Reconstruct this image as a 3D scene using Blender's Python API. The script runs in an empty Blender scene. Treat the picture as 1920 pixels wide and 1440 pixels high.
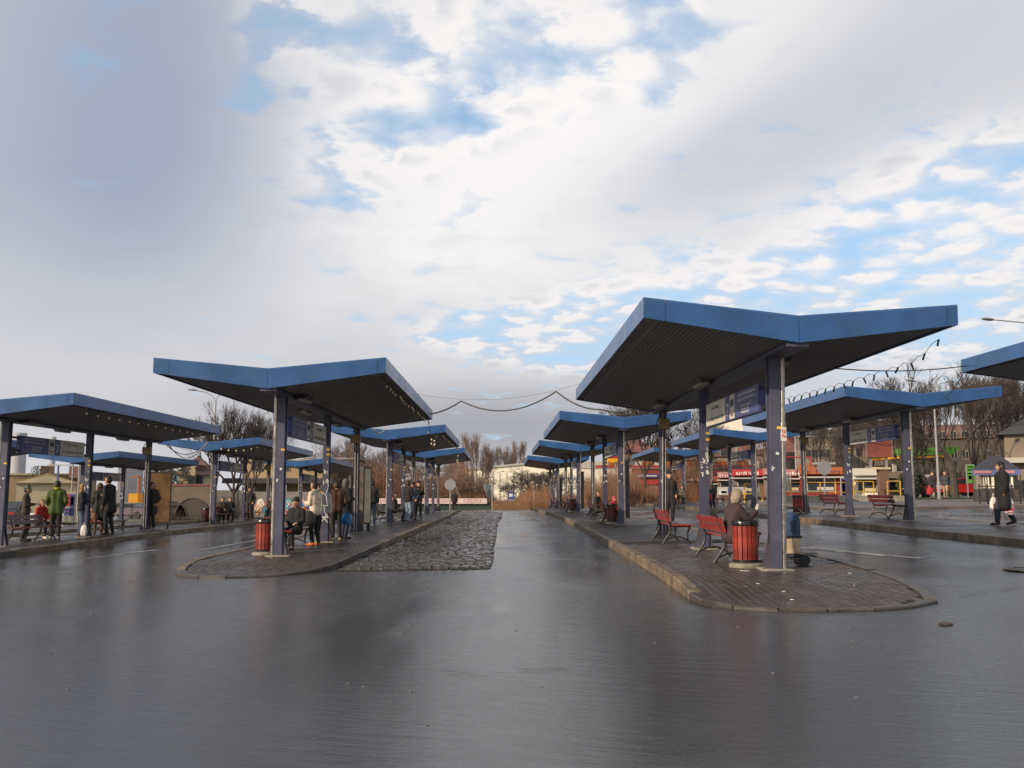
import bpy, math, random
import numpy as np
from mathutils import Vector, Matrix
random.seed(7)
R = math.radians
scene = bpy.context.scene
COL = scene.collection
# ------------------------------------------------------------------ camera
PITCH = math.atan(198/1716)
CAMZ = 1.32
cam = bpy.data.cameras.new('camera'); camo = bpy.data.objects.new('camera', cam); COL.objects.link(camo)
cam.sensor_width = 36; cam.lens = 36*1716/1920; cam.clip_end = 6000; cam.clip_start = .05
camo.location = (0, 0, CAMZ); camo.rotation_euler = (R(90)+PITCH, 0, 0)
scene.camera = camo
scene.render.resolution_x = 1024; scene.render.resolution_y = 768
scene.view_settings.view_transform = 'Standard'; scene.view_settings.look = 'None'
scene.view_settings.exposure = 0.0; scene.view_settings.gamma = 1
try: scene.view_settings.use_curve_mapping = False
except Exception: pass
scene.cycles.max_bounces = 6; scene.cycles.diffuse_bounces = 3; scene.cycles.glossy_bounces = 3
# ------------------------------------------------------------------ light
SUN_AZ = math.atan2(-.8, -.6); SUN_EL = R(22)
sun = bpy.data.lights.new('sun', 'SUN'); sun.energy = 4.2; sun.angle = R(.6); sun.color = (1, .80, .58)
suno = bpy.data.objects.new('sun', sun); COL.objects.link(suno)
sd = Vector((math.sin(SUN_AZ)*math.cos(SUN_EL), math.cos(SUN_AZ)*math.cos(SUN_EL), math.sin(SUN_EL)))
suno.rotation_euler = sd.to_track_quat('Z', 'Y').to_euler(); suno.location = (-30, -30, 30)

class N:                                   # small wrapper to write node maths
    nt = None
    def __init__(s, sock): s.s = sock
    @staticmethod
    def m(op, *a, clamp=False):
        n = N.nt.nodes.new('ShaderNodeMath'); n.operation = op; n.use_clamp = clamp
        for i, v in enumerate(a):
            if isinstance(v, N): N.nt.links.new(v.s, n.inputs[i])
            else: n.inputs[i].default_value = v
        return N(n.outputs[0])
    def __add__(a, b): return N.m('ADD', a, b)
    __radd__ = __add__
    def __sub__(a, b): return N.m('SUBTRACT', a, b)
    def __rsub__(a, b): return N.m('SUBTRACT', b, a)
    def __mul__(a, b): return N.m('MULTIPLY', a, b)
    __rmul__ = __mul__
    def __truediv__(a, b): return N.m('DIVIDE', a, b)
    def step(a, lo, hi, o0=0., o1=1.):
        n = N.nt.nodes.new('ShaderNodeMapRange'); n.interpolation_type = 'SMOOTHSTEP'
        n.inputs['From Min'].default_value = lo; n.inputs['From Max'].default_value = hi
        n.inputs['To Min'].default_value = o0; n.inputs['To Max'].default_value = o1
        N.nt.links.new(a.s, n.inputs['Value']); return N(n.outputs[0])
def vec(x, y, z):
    n = N.nt.nodes.new('ShaderNodeCombineXYZ')
    for i, v in enumerate((x, y, z)):
        if isinstance(v, N): N.nt.links.new(v.s, n.inputs[i])
        else: n.inputs[i].default_value = v
    return N(n.outputs[0])
def noise(v, scale, detail=4, rough=.5, dist=0.):
    n = N.nt.nodes.new('ShaderNodeTexNoise'); n.inputs['Scale'].default_value = scale
    n.inputs['Detail'].default_value = detail; n.inputs['Roughness'].default_value = rough; n.inputs['Distortion'].default_value = dist
    if v is not None: N.nt.links.new(v.s, n.inputs['Vector'])
    return N(n.outputs['Fac'])
def mixc(f, a, b):
    n = N.nt.nodes.new('ShaderNodeMix'); n.data_type = 'RGBA'
    if isinstance(f, N): N.nt.links.new(f.s, n.inputs[0])
    else: n.inputs[0].default_value = f
    for k, v in ((6, a), (7, b)):
        if isinstance(v, N): N.nt.links.new(v.s, n.inputs[k])
        else: n.inputs[k].default_value = (*v, 1)
    return N(n.outputs[2])

world = bpy.data.worlds.new('World'); scene.world = world; world.use_nodes = True
nt = world.node_tree; nt.nodes.clear(); N.nt = nt
out = nt.nodes.new('ShaderNodeOutputWorld'); bg = nt.nodes.new('ShaderNodeBackground'); nt.links.new(bg.outputs[0], out.inputs[0])
WS = .10; bg.inputs[1].default_value = WS
sky = nt.nodes.new('ShaderNodeTexSky'); sky.sky_type = 'NISHITA'; sky.sun_disc = False
sky.sun_elevation = SUN_EL; sky.sun_rotation = SUN_AZ; sky.air_density = 1.0; sky.dust_density = .6; sky.ozone_density = 1.5
tc = nt.nodes.new('ShaderNodeTexCoord'); sx = nt.nodes.new('ShaderNodeSeparateXYZ'); nt.links.new(tc.outputs['Generated'], sx.inputs[0])
X, Y, Z = (N(sx.outputs[i]) for i in range(3))
AZ = N.m('ARCTAN2', X, Y); Zc = N.m('MAXIMUM', Z, 0.0)
def sdir(px, py):                          # azimuth and height of a spot of sky
    a = math.atan((720-py)/1716)+PITCH
    az = math.atan((px-960)/1716/math.cos(a-PITCH)*math.cos(math.atan((720-py)/1716)))
    return az, math.sin(a)
def blob(px, py, sx_, sy_, rot=0.):        # soft patch of sky, sizes in degrees
    az, z = sdir(px, py); c, s = math.cos(R(rot)), math.sin(R(rot))
    da, dz = AZ-az, Z-z
    u = (da*c+dz*s)*(1/R(sx_)); v = (dz*c-da*s)*(1/R(sy_))
    return N.m('EXPONENT', (u*u+v*v)*-1.0)
den = Zc+.16
P = vec(X/den, Y/den, 0.0)
n1 = noise(P, 5.2, 9, .56, .25)
n2 = noise(P, 1.1, 3, .5, .2)
n3 = noise(P, 15., 7, .58, .2)
n4 = noise(vec(X, Y, Z*2.2), 1.7, 3, .5)
gap = blob(950, 70, 9, 3.4, -8)*.88+blob(740, 260, 8.5, 3.4, 22)*.82+blob(1250, 20, 3.2, 3.5, 30)*1.0+blob(520, 60, 5, 4.)*.62
gap = gap+blob(1840, 400, 8, 3.6, 12)*.85+blob(1500, 560, 13, 3.6, 10)*.75+blob(1130, 590, 7, 2.2, 8)*.8+blob(900, 625, 6, 1.3, 0)*.8+blob(1850, 640, 9, 3.5)*.9+blob(1060, 650, 5, 2.)*.6
side = N.m('ABSOLUTE', AZ).step(.75, 1.5)*.40            # broken cloud carries on outside the view
gap = N.m('MINIMUM', gap+side, 1.0)
nz = (n1-.5)*2.3+(n2-.5)*.7+(n3-.5)*1.2
vn = nt.nodes.new('ShaderNodeTexVoronoi'); vn.feature = 'SMOOTH_F1'; vn.inputs['Scale'].default_value = 9.0; vn.inputs['Smoothness'].default_value = .35
Pd = nt.nodes.new('ShaderNodeVectorMath'); Pd.operation = 'ADD'; nt.links.new(P.s, Pd.inputs[0]); nt.links.new(vec(n3*.14, n1*.14, 0.).s, Pd.inputs[1]); nt.links.new(Pd.outputs[0], vn.inputs['Vector'])
puff = (.42-N(vn.outputs['Distance']))*1.1
dens = nz*.55+puff*.85-gap*.58+.60
cloud = dens.step(-.16, .26)
thin = dens.step(-.55, .10)
# cloud brightness
dark = blob(0, 200, 15, 13)*.70+blob(290, 150, 8.5, 12)*.60+blob(60, 520, 13, 8)*.30
dark = N.m('MINIMUM', dark*(.40+n4*.5+n2*.35), 1.0)*.95
litw = blob(640, 250, 8, 6)*.8+blob(900, 210, 8, 5)*1.0+blob(1000, 380, 16, 5, 8)*.7+blob(1280, 110, 12, 6, 20)*.9+blob(900, 500, 14, 4)*.35+blob(1700, 440, 9, 4)*.6+blob(1450, 540, 12, 3)*.4
greyb = blob(1650, 210, 14, 3.6, 20)*.8+blob(1350, 330, 10, 3, 14)*.6
low = Z.step(.02, .24, 1., 0.)
cc = mixc(n2.step(.35, .65), (.66, .67, .71), (.80, .79, .80))
cc = mixc(N.m('MINIMUM', litw*(n1.step(.25, .7)*.5+.5), 1.0), cc, (.97, .94, .93))
cc = mixc(N.m('MINIMUM', greyb*(.6+n1*.8), 1.0)*.8, cc, (.56, .59, .67))
cc = mixc(dark, cc, (.34, .40, .525))
cc = mixc(low*.75, cc, (.63, .615, .64))
cc = mixc(blob(900, 800, 15, 2.6)*.9, cc, (.37, .38, .42))
cc = mixc(blob(1650, 700, 10, 3.5)*.7, cc, (.62, .66, .74))
shade = dens.step(.30, .75)*gap.step(.12, .5)                 # grey middles of the broken puffs
cc = mixc(shade*.45, cc, (.58, .60, .67))
edge = (dens.step(-.02, .14)-dens.step(.25, .60))*gap.step(.25, .8)
cc = mixc(edge*.65, cc, (.97, .93, .91))
sc_ = nt.nodes.new('ShaderNodeVectorMath'); sc_.operation = 'SCALE'; sc_.inputs['Scale'].default_value = 1/WS
nt.links.new(cc.s, sc_.inputs[0])
hz = nt.nodes.new('ShaderNodeVectorMath'); hz.operation = 'SCALE'; hz.inputs['Scale'].default_value = .1/WS*1.35
nt.links.new(sky.outputs[0], hz.inputs[0])
hs_ = nt.nodes.new('ShaderNodeHueSaturation'); hs_.inputs['Saturation'].default_value = 1.12; hs_.inputs['Value'].default_value = 1.25; nt.links.new(hz.outputs[0], hs_.inputs['Color'])
blue = mixc(Z.step(.03, .40, .88, .52), N(hs_.outputs[0]), (.46/WS, .68/WS, .92/WS))
skyc = mixc(thin*.5, blue, N(sc_.outputs[0])); skyc = mixc(cloud, skyc, N(sc_.outputs[0]))
skyc = mixc(Z.step(-.02, 0., 0., 1.), (.12/WS, .12/WS, .125/WS), skyc)
nt.links.new(skyc.s, bg.inputs[0])

# ------------------------------------------------------------------ materials
def mat(name, col, rough=.6, metal=0., var=.12, scale=6., bump=0., bscale=60., col2=None, spec=.5, emit=None, c2scale=None, coat=0.):
    m = bpy.data.materials.new(name); m.use_nodes = True; t = m.node_tree; N.nt = t
    b = t.nodes['Principled BSDF']; b.inputs['Roughness'].default_value = rough; b.inputs['Metallic'].default_value = metal
    b.inputs['Specular IOR Level'].default_value = spec
    if coat: b.inputs['Coat Weight'].default_value = coat; b.inputs['Coat Roughness'].default_value = .15
    if emit: b.inputs['Emission Color'].default_value = (*emit[:3], 1); b.inputs['Emission Strength'].default_value = emit[3]
    g = N(t.nodes.new('ShaderNodeTexCoord').outputs['Object'])
    oi = N(t.nodes.new('ShaderNodeObjectInfo').outputs['Random'])
    f = noise(g, scale, 5, .6)
    lo = tuple(c*(1-var*2) for c in col); hi = tuple(min(1, c*(1+var*2)) for c in col)
    c = mixc(f.step(.3, .7), lo, hi)
    if col2: c = mixc(noise(g, c2scale or scale*2.3, 6, .65).step(.52, .70), c, col2)
    h = t.nodes.new('ShaderNodeHueSaturation'); t.links.new(c.s, h.inputs['Color'])
    t.links.new((oi*.16+.92).s, h.inputs['Value']); t.links.new(h.outputs[0], b.inputs['Base Color'])
    t.links.new((f.step(.2, .8)*.16+(rough-.08)).s, b.inputs['Roughness'])
    if bump:
        bn = t.nodes.new('ShaderNodeBump'); bn.inputs['Strength'].default_value = bump; bn.inputs['Distance'].default_value = .01
        t.links.new(noise(g, bscale, 4, .6).s, bn.inputs['Height']); t.links.new(bn.outputs[0], b.inputs['Normal'])
    return m
M = {}
def grime(k, sc, col, lo, hi, amt):   # run-down streaks of dirt, drawn out along the object's own height
    t = M[k].node_tree; N.nt = t; g = t.nodes.new('ShaderNodeSeparateXYZ'); t.links.new(t.nodes.new('ShaderNodeTexCoord').outputs['Object'], g.inputs[0]); x, y, z = (N(g.outputs[i]) for i in range(3))
    b = t.nodes['Principled BSDF']; l = b.inputs['Base Color'].links[0]; c = N(l.from_socket)
    f = noise(vec(x*sc[0], y*sc[1], z*sc[2]), 1., 5, .65).step(lo, hi)*amt; t.links.new(mixc(f, c, col).s, b.inputs['Base Color'])
def mm(k, *a, **kw): M[k] = mat(k, *a, **kw)
mm('fascia_blue', (.018, .082, .235), .36, 0, .10, 1.1, col2=(.028, .080, .19), c2scale=1.7, coat=.15)
mm('column_purple', (.068, .071, .118), .42, 0, .08, 3.)
mm('beam_paint', (.10, .10, .15), .5)
mm('soffit', (.155, .155, .165), .42, .0, .10, 1.2, spec=.3)
mm('roof_deck', (.16, .16, .17), .7)
mm('steel', (.42, .38, .32), .28, .9, .15, 5.)
mm('concrete', (.30, .27, .22), .85, 0, .15, 5., bump=.4, col2=(.17, .14, .11))
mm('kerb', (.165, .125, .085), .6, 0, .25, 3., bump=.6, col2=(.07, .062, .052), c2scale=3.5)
mm('kerb_wet_shaded', (.058, .050, .042), .4, 0, .25, 4., bump=.5, col2=(.05, .045, .04))
mm('grit_mat', (.16, .15, .14), .8)
mm('red_wood', (.30, .032, .017), .42, 0, .15, 7., coat=.2)
mm('red_wood_dark', (.13, .020, .016), .4, 0, .2, 7., coat=.2)
mm('cast_iron', (.022, .022, .022), .45, .2)
mm('black_plastic', (.015, .015, .016), .2, 0, .2)
mm('sign_white', (.62, .58, .48), .5, 0, .08, 4.)
mm('sign_blue', (.075, .085, .24), .45, 0, .05)
mm('ink', (.05, .05, .09), .6)
mm('letter_white', (.7, .7, .68), .6)
mm('sticker_white', (.68, .68, .64), .7, 0, .15, 30.)
mm('sticker_yellow', (.75, .45, .03), .6)
mm('sticker_red', (.6, .05, .04), .6)
mm('box_beige', (.28, .21, .10), .5)
mm('case_cream', (.60, .52, .34), .45, 0, .1, 3.)
mm('case_dark', (.07, .06, .05), .35, 0, .2, 3.)
mm('lamp_diffuser', (.32, .31, .29), .5)
mm('cable', (.05, .048, .045), .6)
mm('cable_pale', (.30, .29, .28), .5)
mm('bulb', (.75, .62, .35), .2)
mm('bulb_dark', (.02, .02, .025), .25)
mm('pole_grey', (.30, .30, .30), .5, .3, .04)
mm('yellow_paint', (.58, .32, .02), .45)
mm('white_paint', (.75, .72, .66), .55)
mm('bark', (.075, .058, .047), .9, 0, .2, 5., bump=.5)
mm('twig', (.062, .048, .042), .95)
mm('twig_hazed', (.17, .125, .10), .9)  # paler copy of twig: distance haze and sunlight put into the colour
mm('twig_red', (.17, .085, .050), .85, 0, .25, .4)
mm('twig_red2', (.17, .10, .06), .85, 0, .25, .4)
mm('reed', (.21, .11, .055), .85, 0, .3, .3)
mm('evergreen', (.035, .05, .025), .8, 0, .3, 3.)
mm('glass_dark', (.03, .035, .04), .1, 0, .2)
mm('tyre', (.02, .02, .02), .7)
mm('skin', (.52, .29, .20), .55, 0, .05)
mm('hair_dark', (.025, .018, .014), .6); mm('hair_blond', (.30, .17, .07), .6); mm('hair_brown', (.12, .06, .03), .6)
mm('eye', (.02, .02, .02), .2)
grime('fascia_blue', (7, 7, .7), (.025, .045, .085), .52, .78, .55); grime('fascia_blue', (.5, .5, 2.), (.055, .11, .20), .5, .7, .4)
grime('column_purple', (14, 14, 1.2), (.035, .033, .055), .52, .74, .5); grime('column_purple', (3, 3, 3), (.11, .11, .14), .60, .70, .35)
grime('red_wood', (30, 30, 3), (.11, .025, .018), .50, .70, .6); grime('red_wood_dark', (30, 30, 3), (.05, .02, .015), .5, .7, .6)
mm('column_worn', (.075, .07, .10), .55, 0, .1, 5., col2=(.12, .06, .03), c2scale=9.)
def cloth(k, c): M[k] = mat(k, c, .85, 0, .14, 9., bump=.5, bscale=25.); return M[k]
def lettering(name, txt, size, mat_, parent, loc, rot, align='CENTER', ext=.002, sx_=1.):
    c = bpy.data.curves.new(name, 'FONT'); c.body = txt; c.size = size; c.extrude = ext; c.align_x = align; c.align_y = 'CENTER'; c.resolution_u = 2
    c.materials.append(mat_); t_ = bpy.data.objects.new(name, c); me = bpy.data.meshes.new_from_object(t_); me.name = name; bpy.data.objects.remove(t_)
    o = bpy.data.objects.new(name, me); COL.objects.link(o); o.parent = parent; o.location = loc; o.rotation_euler = rot; o.scale = (sx_, 1, 1)
    return o

# ------------------------------------------------------------------ mesh helpers
class MB:
    def __init__(s): s.v = []; s.f = []; s.mi = []; s.cur = 0
    def add(s, vs, fs):
        o = len(s.v); s.v += [tuple(v) for v in vs]; s.f += [tuple(i+o for i in f) for f in fs]; s.mi += [s.cur]*len(fs); return s
    def hexa(s, p):                       # 8 points: bottom 4 ccw, top 4
        return s.add(p, [(3, 2, 1, 0), (4, 5, 6, 7), (0, 1, 5, 4), (1, 2, 6, 5), (2, 3, 7, 6), (3, 0, 4, 7)])
    def box(s, c, d, rz=0., rx=0., ry=0.):
        m = Matrix.Rotation(rz, 3, 'Z') @ Matrix.Rotation(ry, 3, 'Y') @ Matrix.Rotation(rx, 3, 'X'); c = Vector(c)
        p = [c+m @ Vector((d[0]*a/2, d[1]*b/2, d[2]*k/2)) for k in (-1, 1) for a, b in ((-1, -1), (1, -1), (1, 1), (-1, 1))]
        return s.hexa(p)
    def tube(s, pts, r, n=6, cap=True):
        pts = [Vector(p) for p in pts]; k = len(pts); rs = r if isinstance(r, (list, tuple)) else [r]*k
        vs = []; up = None
        for i, p in enumerate(pts):
            t = (pts[min(i+1, k-1)]-pts[max(i-1, 0)])
            t = t.normalized() if t.length > 1e-9 else Vector((0, 0, 1))
            if up is None: up = t.orthogonal().normalized()
            a = (up-t*up.dot(t)); a = a.normalized() if a.length > 1e-6 else t.orthogonal().normalized(); up = a; b = t.cross(a)
            for j in range(n): q = 2*math.pi*j/n; vs.append(p+(a*math.cos(q)+b*math.sin(q))*rs[i])
        fs = [(i*n+j, i*n+(j+1) % n, (i+1)*n+(j+1) % n, (i+1)*n+j) for i in range(k-1) for j in range(n)]
        if cap: fs += [tuple(range(n))[::-1], tuple((k-1)*n+j for j in range(n))]
        return s.add(vs, fs)
    def lathe(s, prof, c=(0, 0, 0), n=20, sc=(1, 1)):
        vs = [(c[0]+r*sc[0]*math.cos(2*math.pi*j/n), c[1]+r*sc[1]*math.sin(2*math.pi*j/n), c[2]+z) for r, z in prof for j in range(n)]
        k = len(prof)
        fs = [(i*n+j, i*n+(j+1) % n, (i+1)*n+(j+1) % n, (i+1)*n+j) for i in range(k-1) for j in range(n)]
        if prof[0][0] > 1e-4: fs.append(tuple(range(n))[::-1])
        if prof[-1][0] > 1e-4: fs.append(tuple((k-1)*n+j for j in range(n)))
        return s.add(vs, fs)
    def prism(s, poly, a, b, axis='y'):   # extrude a polygon between a and b
        def P3(u, v, w): return {'y': (u, w, v), 'x': (w, u, v), 'z': (u, v, w)}[axis]
        n = len(poly); vs = [P3(u, v, a) for u, v in poly]+[P3(u, v, b) for u, v in poly]
        return s.add(vs, [tuple(range(n))[::-1], tuple(range(n, 2*n))]+[(i, (i+1) % n, n+(i+1) % n, n+i) for i in range(n)])
    def mesh(s, name, mats, smooth=False):
        me = bpy.data.meshes.new(name); me.from_pydata(s.v, [], s.f)
        for m in (mats if isinstance(mats, (list, tuple)) else [mats]): me.materials.append(M[m] if isinstance(m, str) else m)
        if any(s.mi): me.polygons.foreach_set('material_index', s.mi)
        if smooth: me.polygons.foreach_set('use_smooth', [True]*len(s.f)); me.set_sharp_from_angle(angle=R(40)) if hasattr(me, 'set_sharp_from_angle') else None
        me.update(); return me
    def build(s, name, mats, parent=None, smooth=False, loc=None):
        o = bpy.data.objects.new(name, s.mesh(name, mats, smooth)); COL.objects.link(o)
        if parent: o.parent = parent
        if loc is not None: o.location = loc
        return o
def tag(o, label=None, cat=None, group=None, kind=None):
    if label: o['label'] = label
    if cat: o['category'] = cat
    if group: o['group'] = group
    if kind: o['kind'] = kind
    return o
def thing(name, label, cat, loc=(0, 0, 0), rz=0., group=None):
    o = bpy.data.objects.new(name, None); o.empty_display_size = .2; COL.objects.link(o); o.location = loc; o.rotation_euler = (0, 0, rz)
    return tag(o, label, cat, group)
def inst(name, me, parent, loc=(0, 0, 0), rot=(0, 0, 0), scale=None):
    o = bpy.data.objects.new(name, me); COL.objects.link(o); o.parent = parent; o.location = loc; o.rotation_euler = rot
    if scale: o.scale = scale
    return o
KIDS = None
def copy_tree(o, loc=None, rz=None, label=None, group=None):
    def rec(a, par):
        c = a.copy(); COL.objects.link(c)
        if par: c.parent = par
        for ch in kids.get(a.name, ()): rec(ch, c)
        return c
    kids = {}
    for q in bpy.data.objects:
        if q.parent: kids.setdefault(q.parent.name, []).append(q)
    c = rec(o, None)
    if loc is not None: c.location = loc
    if rz is not None: c.rotation_euler = (0, 0, rz)
    if label: c['label'] = label
    if group: c['group'] = group
    return c
# ------------------------------------------------------------------ terrain
GX = np.array([-90, -60, -21, -12.5, -4, 4, 11, 20, 30, 60, 100.])
GY = np.array([-25, 30, 45, 58, 85, 150, 3000.])
GH = np.array([[1.8, 1.75, 1.6, 1.37, 1.25, 1.13, .87, .78, .72, .6, .5],
               [1.9, 1.85, 1.7, 1.38, 1.25, 1.13, .87, .78, .70, .55, .45],
               [2.1, 2.0, 1.85, 1.48, 1.27, 1.15, .87, .72, .62, .5, .4],
               [2.3, 2.2, 1.95, 1.68, 1.33, 1.17, .88, .66, .55, .45, .35],
               [2.7, 2.6, 2.4, 2.2, 1.75, 1.6, 1.1, .62, .5, .4, .3],
               [3., 3., 2.9, 2.6, 2.2, 2.0, 1.4, .7, .4, .1, 0.],
               [3., 3., 2.9, 2.6, 2.2, 2.0, 1.4, .7, .4, .1, 0.]])
def gz(x, y):                              # road surface
    x = min(max(x, -90), 99.9); y = min(max(y, -25), 2999)
    i = int(np.searchsorted(GX, x, 'right'))-1; j = int(np.searchsorted(GY, y, 'right'))-1
    u = (x-GX[i])/(GX[i+1]-GX[i]); v = (y-GY[j])/(GY[j+1]-GY[j])
    h = (GH[j, i]*(1-u)+GH[j, i+1]*u)*(1-v)+(GH[j+1, i]*(1-u)+GH[j+1, i+1]*u)*v
    return CAMZ-.13-float(h)
def xat(px, y, z=-1.2): return (px-960)/1716*(y*math.cos(PITCH)+z*math.sin(PITCH))
def zat(py, y): return CAMZ+y*math.tan(math.atan((720-py)/1716)+PITCH)
def at(px, py, y):
    z = zat(py, y); return Vector((xat(px, y, z-CAMZ), y, z))
def grid(name, xs, ys, zf, m, **kw):
    b = MB(); nx = len(xs)
    b.v = [(x, y, zf(x, y)) for y in ys for x in xs]
    b.f = [(j*nx+i, j*nx+i+1, (j+1)*nx+i+1, (j+1)*nx+i) for j in range(len(ys)-1) for i in range(nx-1)]; b.mi = [0]*len(b.f)
    o = b.build(name, m, smooth=True); tag(o, **kw); return o
def new_mat(name):
    m = bpy.data.materials.new(name); m.use_nodes = True; N.nt = m.node_tree; return m, m.node_tree, m.node_tree.nodes['Principled BSDF']
# wet asphalt: pooled water film, streaks dragged by the buses, curved tyre marks
m, t, b = new_mat('wet_asphalt'); M['asphalt'] = m
gs = t.nodes.new('ShaderNodeSeparateXYZ'); t.links.new(t.nodes.new('ShaderNodeNewGeometry').outputs['Position'], gs.inputs[0])
x, y = N(gs.outputs[0]), N(gs.outputs[1]); p = vec(x, y, 0.)
ca, sa = math.cos(R(-20)), math.sin(R(-20))
ps = vec((x*ca+y*sa)*.9, (y*ca-x*sa)*7., 0.)
big = noise(vec(x*.5, y*.22, 0.), 1.0, 4, .6, .5); mid = noise(p, .9, 5, .6); grain = noise(p, 85., 3, .7); streak = noise(ps, 1.6, 5, .65, .3)
def arcs(cx, cy, r0, r1, fr, a0, a1):
    dx, dy = x-cx, y-cy; r = N.m('SQRT', dx*dx+dy*dy); an = N.m('ARCTAN2', dy, dx)
    w = N.m('SINE', r*fr)*.5+.5
    return w*(r.step(r0-.15, r0+.1)*r.step(r1-.1, r1+.15, 1., 0.))*(an.step(a0, a0+.15)*an.step(a1-.15, a1, 1., 0.))
tr = arcs(7.6, 23.5, 7.6, 9.1, 46., -3.1, -1.9)+arcs(5.2, 27., 5.0, 5.7, 55., -3.1, -2.0)+arcs(-8.6, 8.0, 2.2, 3.2, 40., -.6, 1.6)
tr = tr*mid.step(.38, .6)
c = mixc(big.step(.35, .65), (.019, .0195, .0225), (.036, .0365, .040)); c = mixc(grain.step(.45, .75)*.6, c, (.070, .068, .068))
c = mixc(noise(p, 7., 4, .6).step(.66, .74)*.5, c, (.07, .067, .064)); c = mixc(tr*.45, c, (.075, .073, .073))
vc = t.nodes.new('ShaderNodeTexVoronoi'); vc.feature = 'DISTANCE_TO_EDGE'; vc.inputs['Scale'].default_value = .23
t.links.new(vec(x+mid*1.6, y+streak*1.2, 0.).s, vc.inputs['Vector']); crack = N(vc.outputs['Distance']).step(.0, .006, 1., 0.)*big.step(.50, .60)
oil = noise(vec(x*.8, y*.5, 3.), 1.3, 4, .7).step(.63, .72); c = mixc(oil*.6, c, (.012, .012, .013)); c = mixc(crack*.85, c, (.006, .006, .006))
t.links.new(c.s, b.inputs['Base Color'])
ro = .075+big.step(.40, .62, 0., .20)*1.0-streak.step(.5, .70)*.08+grain*.06+tr*.20-mid.step(.52, .66)*.05-oil*.06
t.links.new(ro.s, b.inputs['Roughness']); b.inputs['Specular IOR Level'].default_value = .85
hgt = grain*.40-crack*1.5+streak*2.1+noise(ps, 7., 4, .7)*.7+tr*.5+noise(p, 22., 3, .6)*.5
bn = t.nodes.new('ShaderNodeBump'); bn.inputs['Strength'].default_value = .46; bn.inputs['Distance'].default_value = .006
t.links.new(hgt.s, bn.inputs['Height']); t.links.new(bn.outputs[0], b.inputs['Normal'])
# paving (far part of the platforms) and brick material
def paving_mat(name, pat):
    m, t, b = new_mat(name); gs = t.nodes.new('ShaderNodeSeparateXYZ'); t.links.new(t.nodes.new('ShaderNodeNewGeometry').outputs['Position'], gs.inputs[0])
    x, y = N(gs.outputs[0]), N(gs.outputs[1]); p = vec(x, y, 0.)
    oi = N(t.nodes.new('ShaderNodeObjectInfo').outputs['Random'])
    d = noise(p, .7, 4, .6); g = noise(p, 60., 3, .7); e = noise(p, 9., 3, .5)
    c = mixc(d.step(.3, .7), (.034, .027, .025), (.064, .050, .044)); c = mixc(e.step(.4, .8)*.5, c, (.085, .065, .056)); c = mixc(g.step(.5, .8)*.4, c, (.11, .095, .085))
    h = g*.5
    if pat:
        br = t.nodes.new('ShaderNodeTexBrick'); br.inputs['Scale'].default_value = 1.; br.inputs['Brick Width'].default_value = .2; br.inputs['Row Height'].default_value = .1
        br.inputs['Mortar Size'].default_value = .006; br.inputs['Color1'].default_value = (.7, .7, .7, 1); br.inputs['Color2'].default_value = (1, 1, 1, 1); br.inputs['Mortar'].default_value = (.15, .15, .15, 1)
        t.links.new(vec(y, x, 0.).s, br.inputs['Vector'])
        mx = t.nodes.new('ShaderNodeMix'); mx.data_type = 'RGBA'; mx.blend_type = 'MULTIPLY'; mx.inputs[0].default_value = 1
        t.links.new(c.s, mx.inputs[6]); t.links.new(br.outputs['Color'], mx.inputs[7]); c = N(mx.outputs[2]); h = h+N(br.outputs['Fac'])*-2.5
    else:
        hs = t.nodes.new('ShaderNodeHueSaturation'); t.links.new(c.s, hs.inputs['Color']); t.links.new((oi*.5+.75).s, hs.inputs['Value']); c = N(hs.outputs[0])
    t.links.new(c.s, b.inputs['Base Color']); t.links.new((.30+d.step(.35, .65)*.25).s, b.inputs['Roughness'])
    bn = t.nodes.new('ShaderNodeBump'); bn.inputs['Strength'].default_value = .5; bn.inputs['Distance'].default_value = .004
    t.links.new(h.s, bn.inputs['Height']); t.links.new(bn.outputs[0], b.inputs['Normal']); M[name] = m
paving_mat('paving_far', True); paving_mat('paver_mat', False)
mm('cobble', (.046, .040, .036), .24, 0, .28, 3., bump=.35, bscale=22.)
mm('joint_dirt', (.018, .016, .014), .85)
mm('grass_ground', (.085, .070, .035), .95, 0, .3, .25, bump=.6, col2=(.06, .085, .025), c2scale=.12)
mm('sidewalk', (.10, .085, .078), .6, 0, .15, 1.)
mm('marking', (.30, .30, .295), .45, 0, .3, 3., col2=(.08, .08, .08))
def fr(a, b, s):
    n = max(1, int(round(abs(b-a)/s))); return [a+(b-a)*i/n for i in range(n+1)]
grid('road', fr(-60, 60, 2.), fr(-24, 92, 2.), gz, 'asphalt', label='wet dark grey asphalt of the bus station', kind='structure')
gxs = [-3000, -1200, -500, -200, -90]+fr(-60, 60, 6.)+[100, 200, 500, 1200, 3000]
gys = [-1500, -400, -100]+fr(-25, 95, 6.)+[115, 150, 220, 400, 900, 2500, 5000]
grid('ground', gxs, gys, lambda x, y: gz(x, y)-(.10 if y < 86 else .02), 'grass_ground', label='brown winter grass beyond the bus station', kind='structure')

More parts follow.
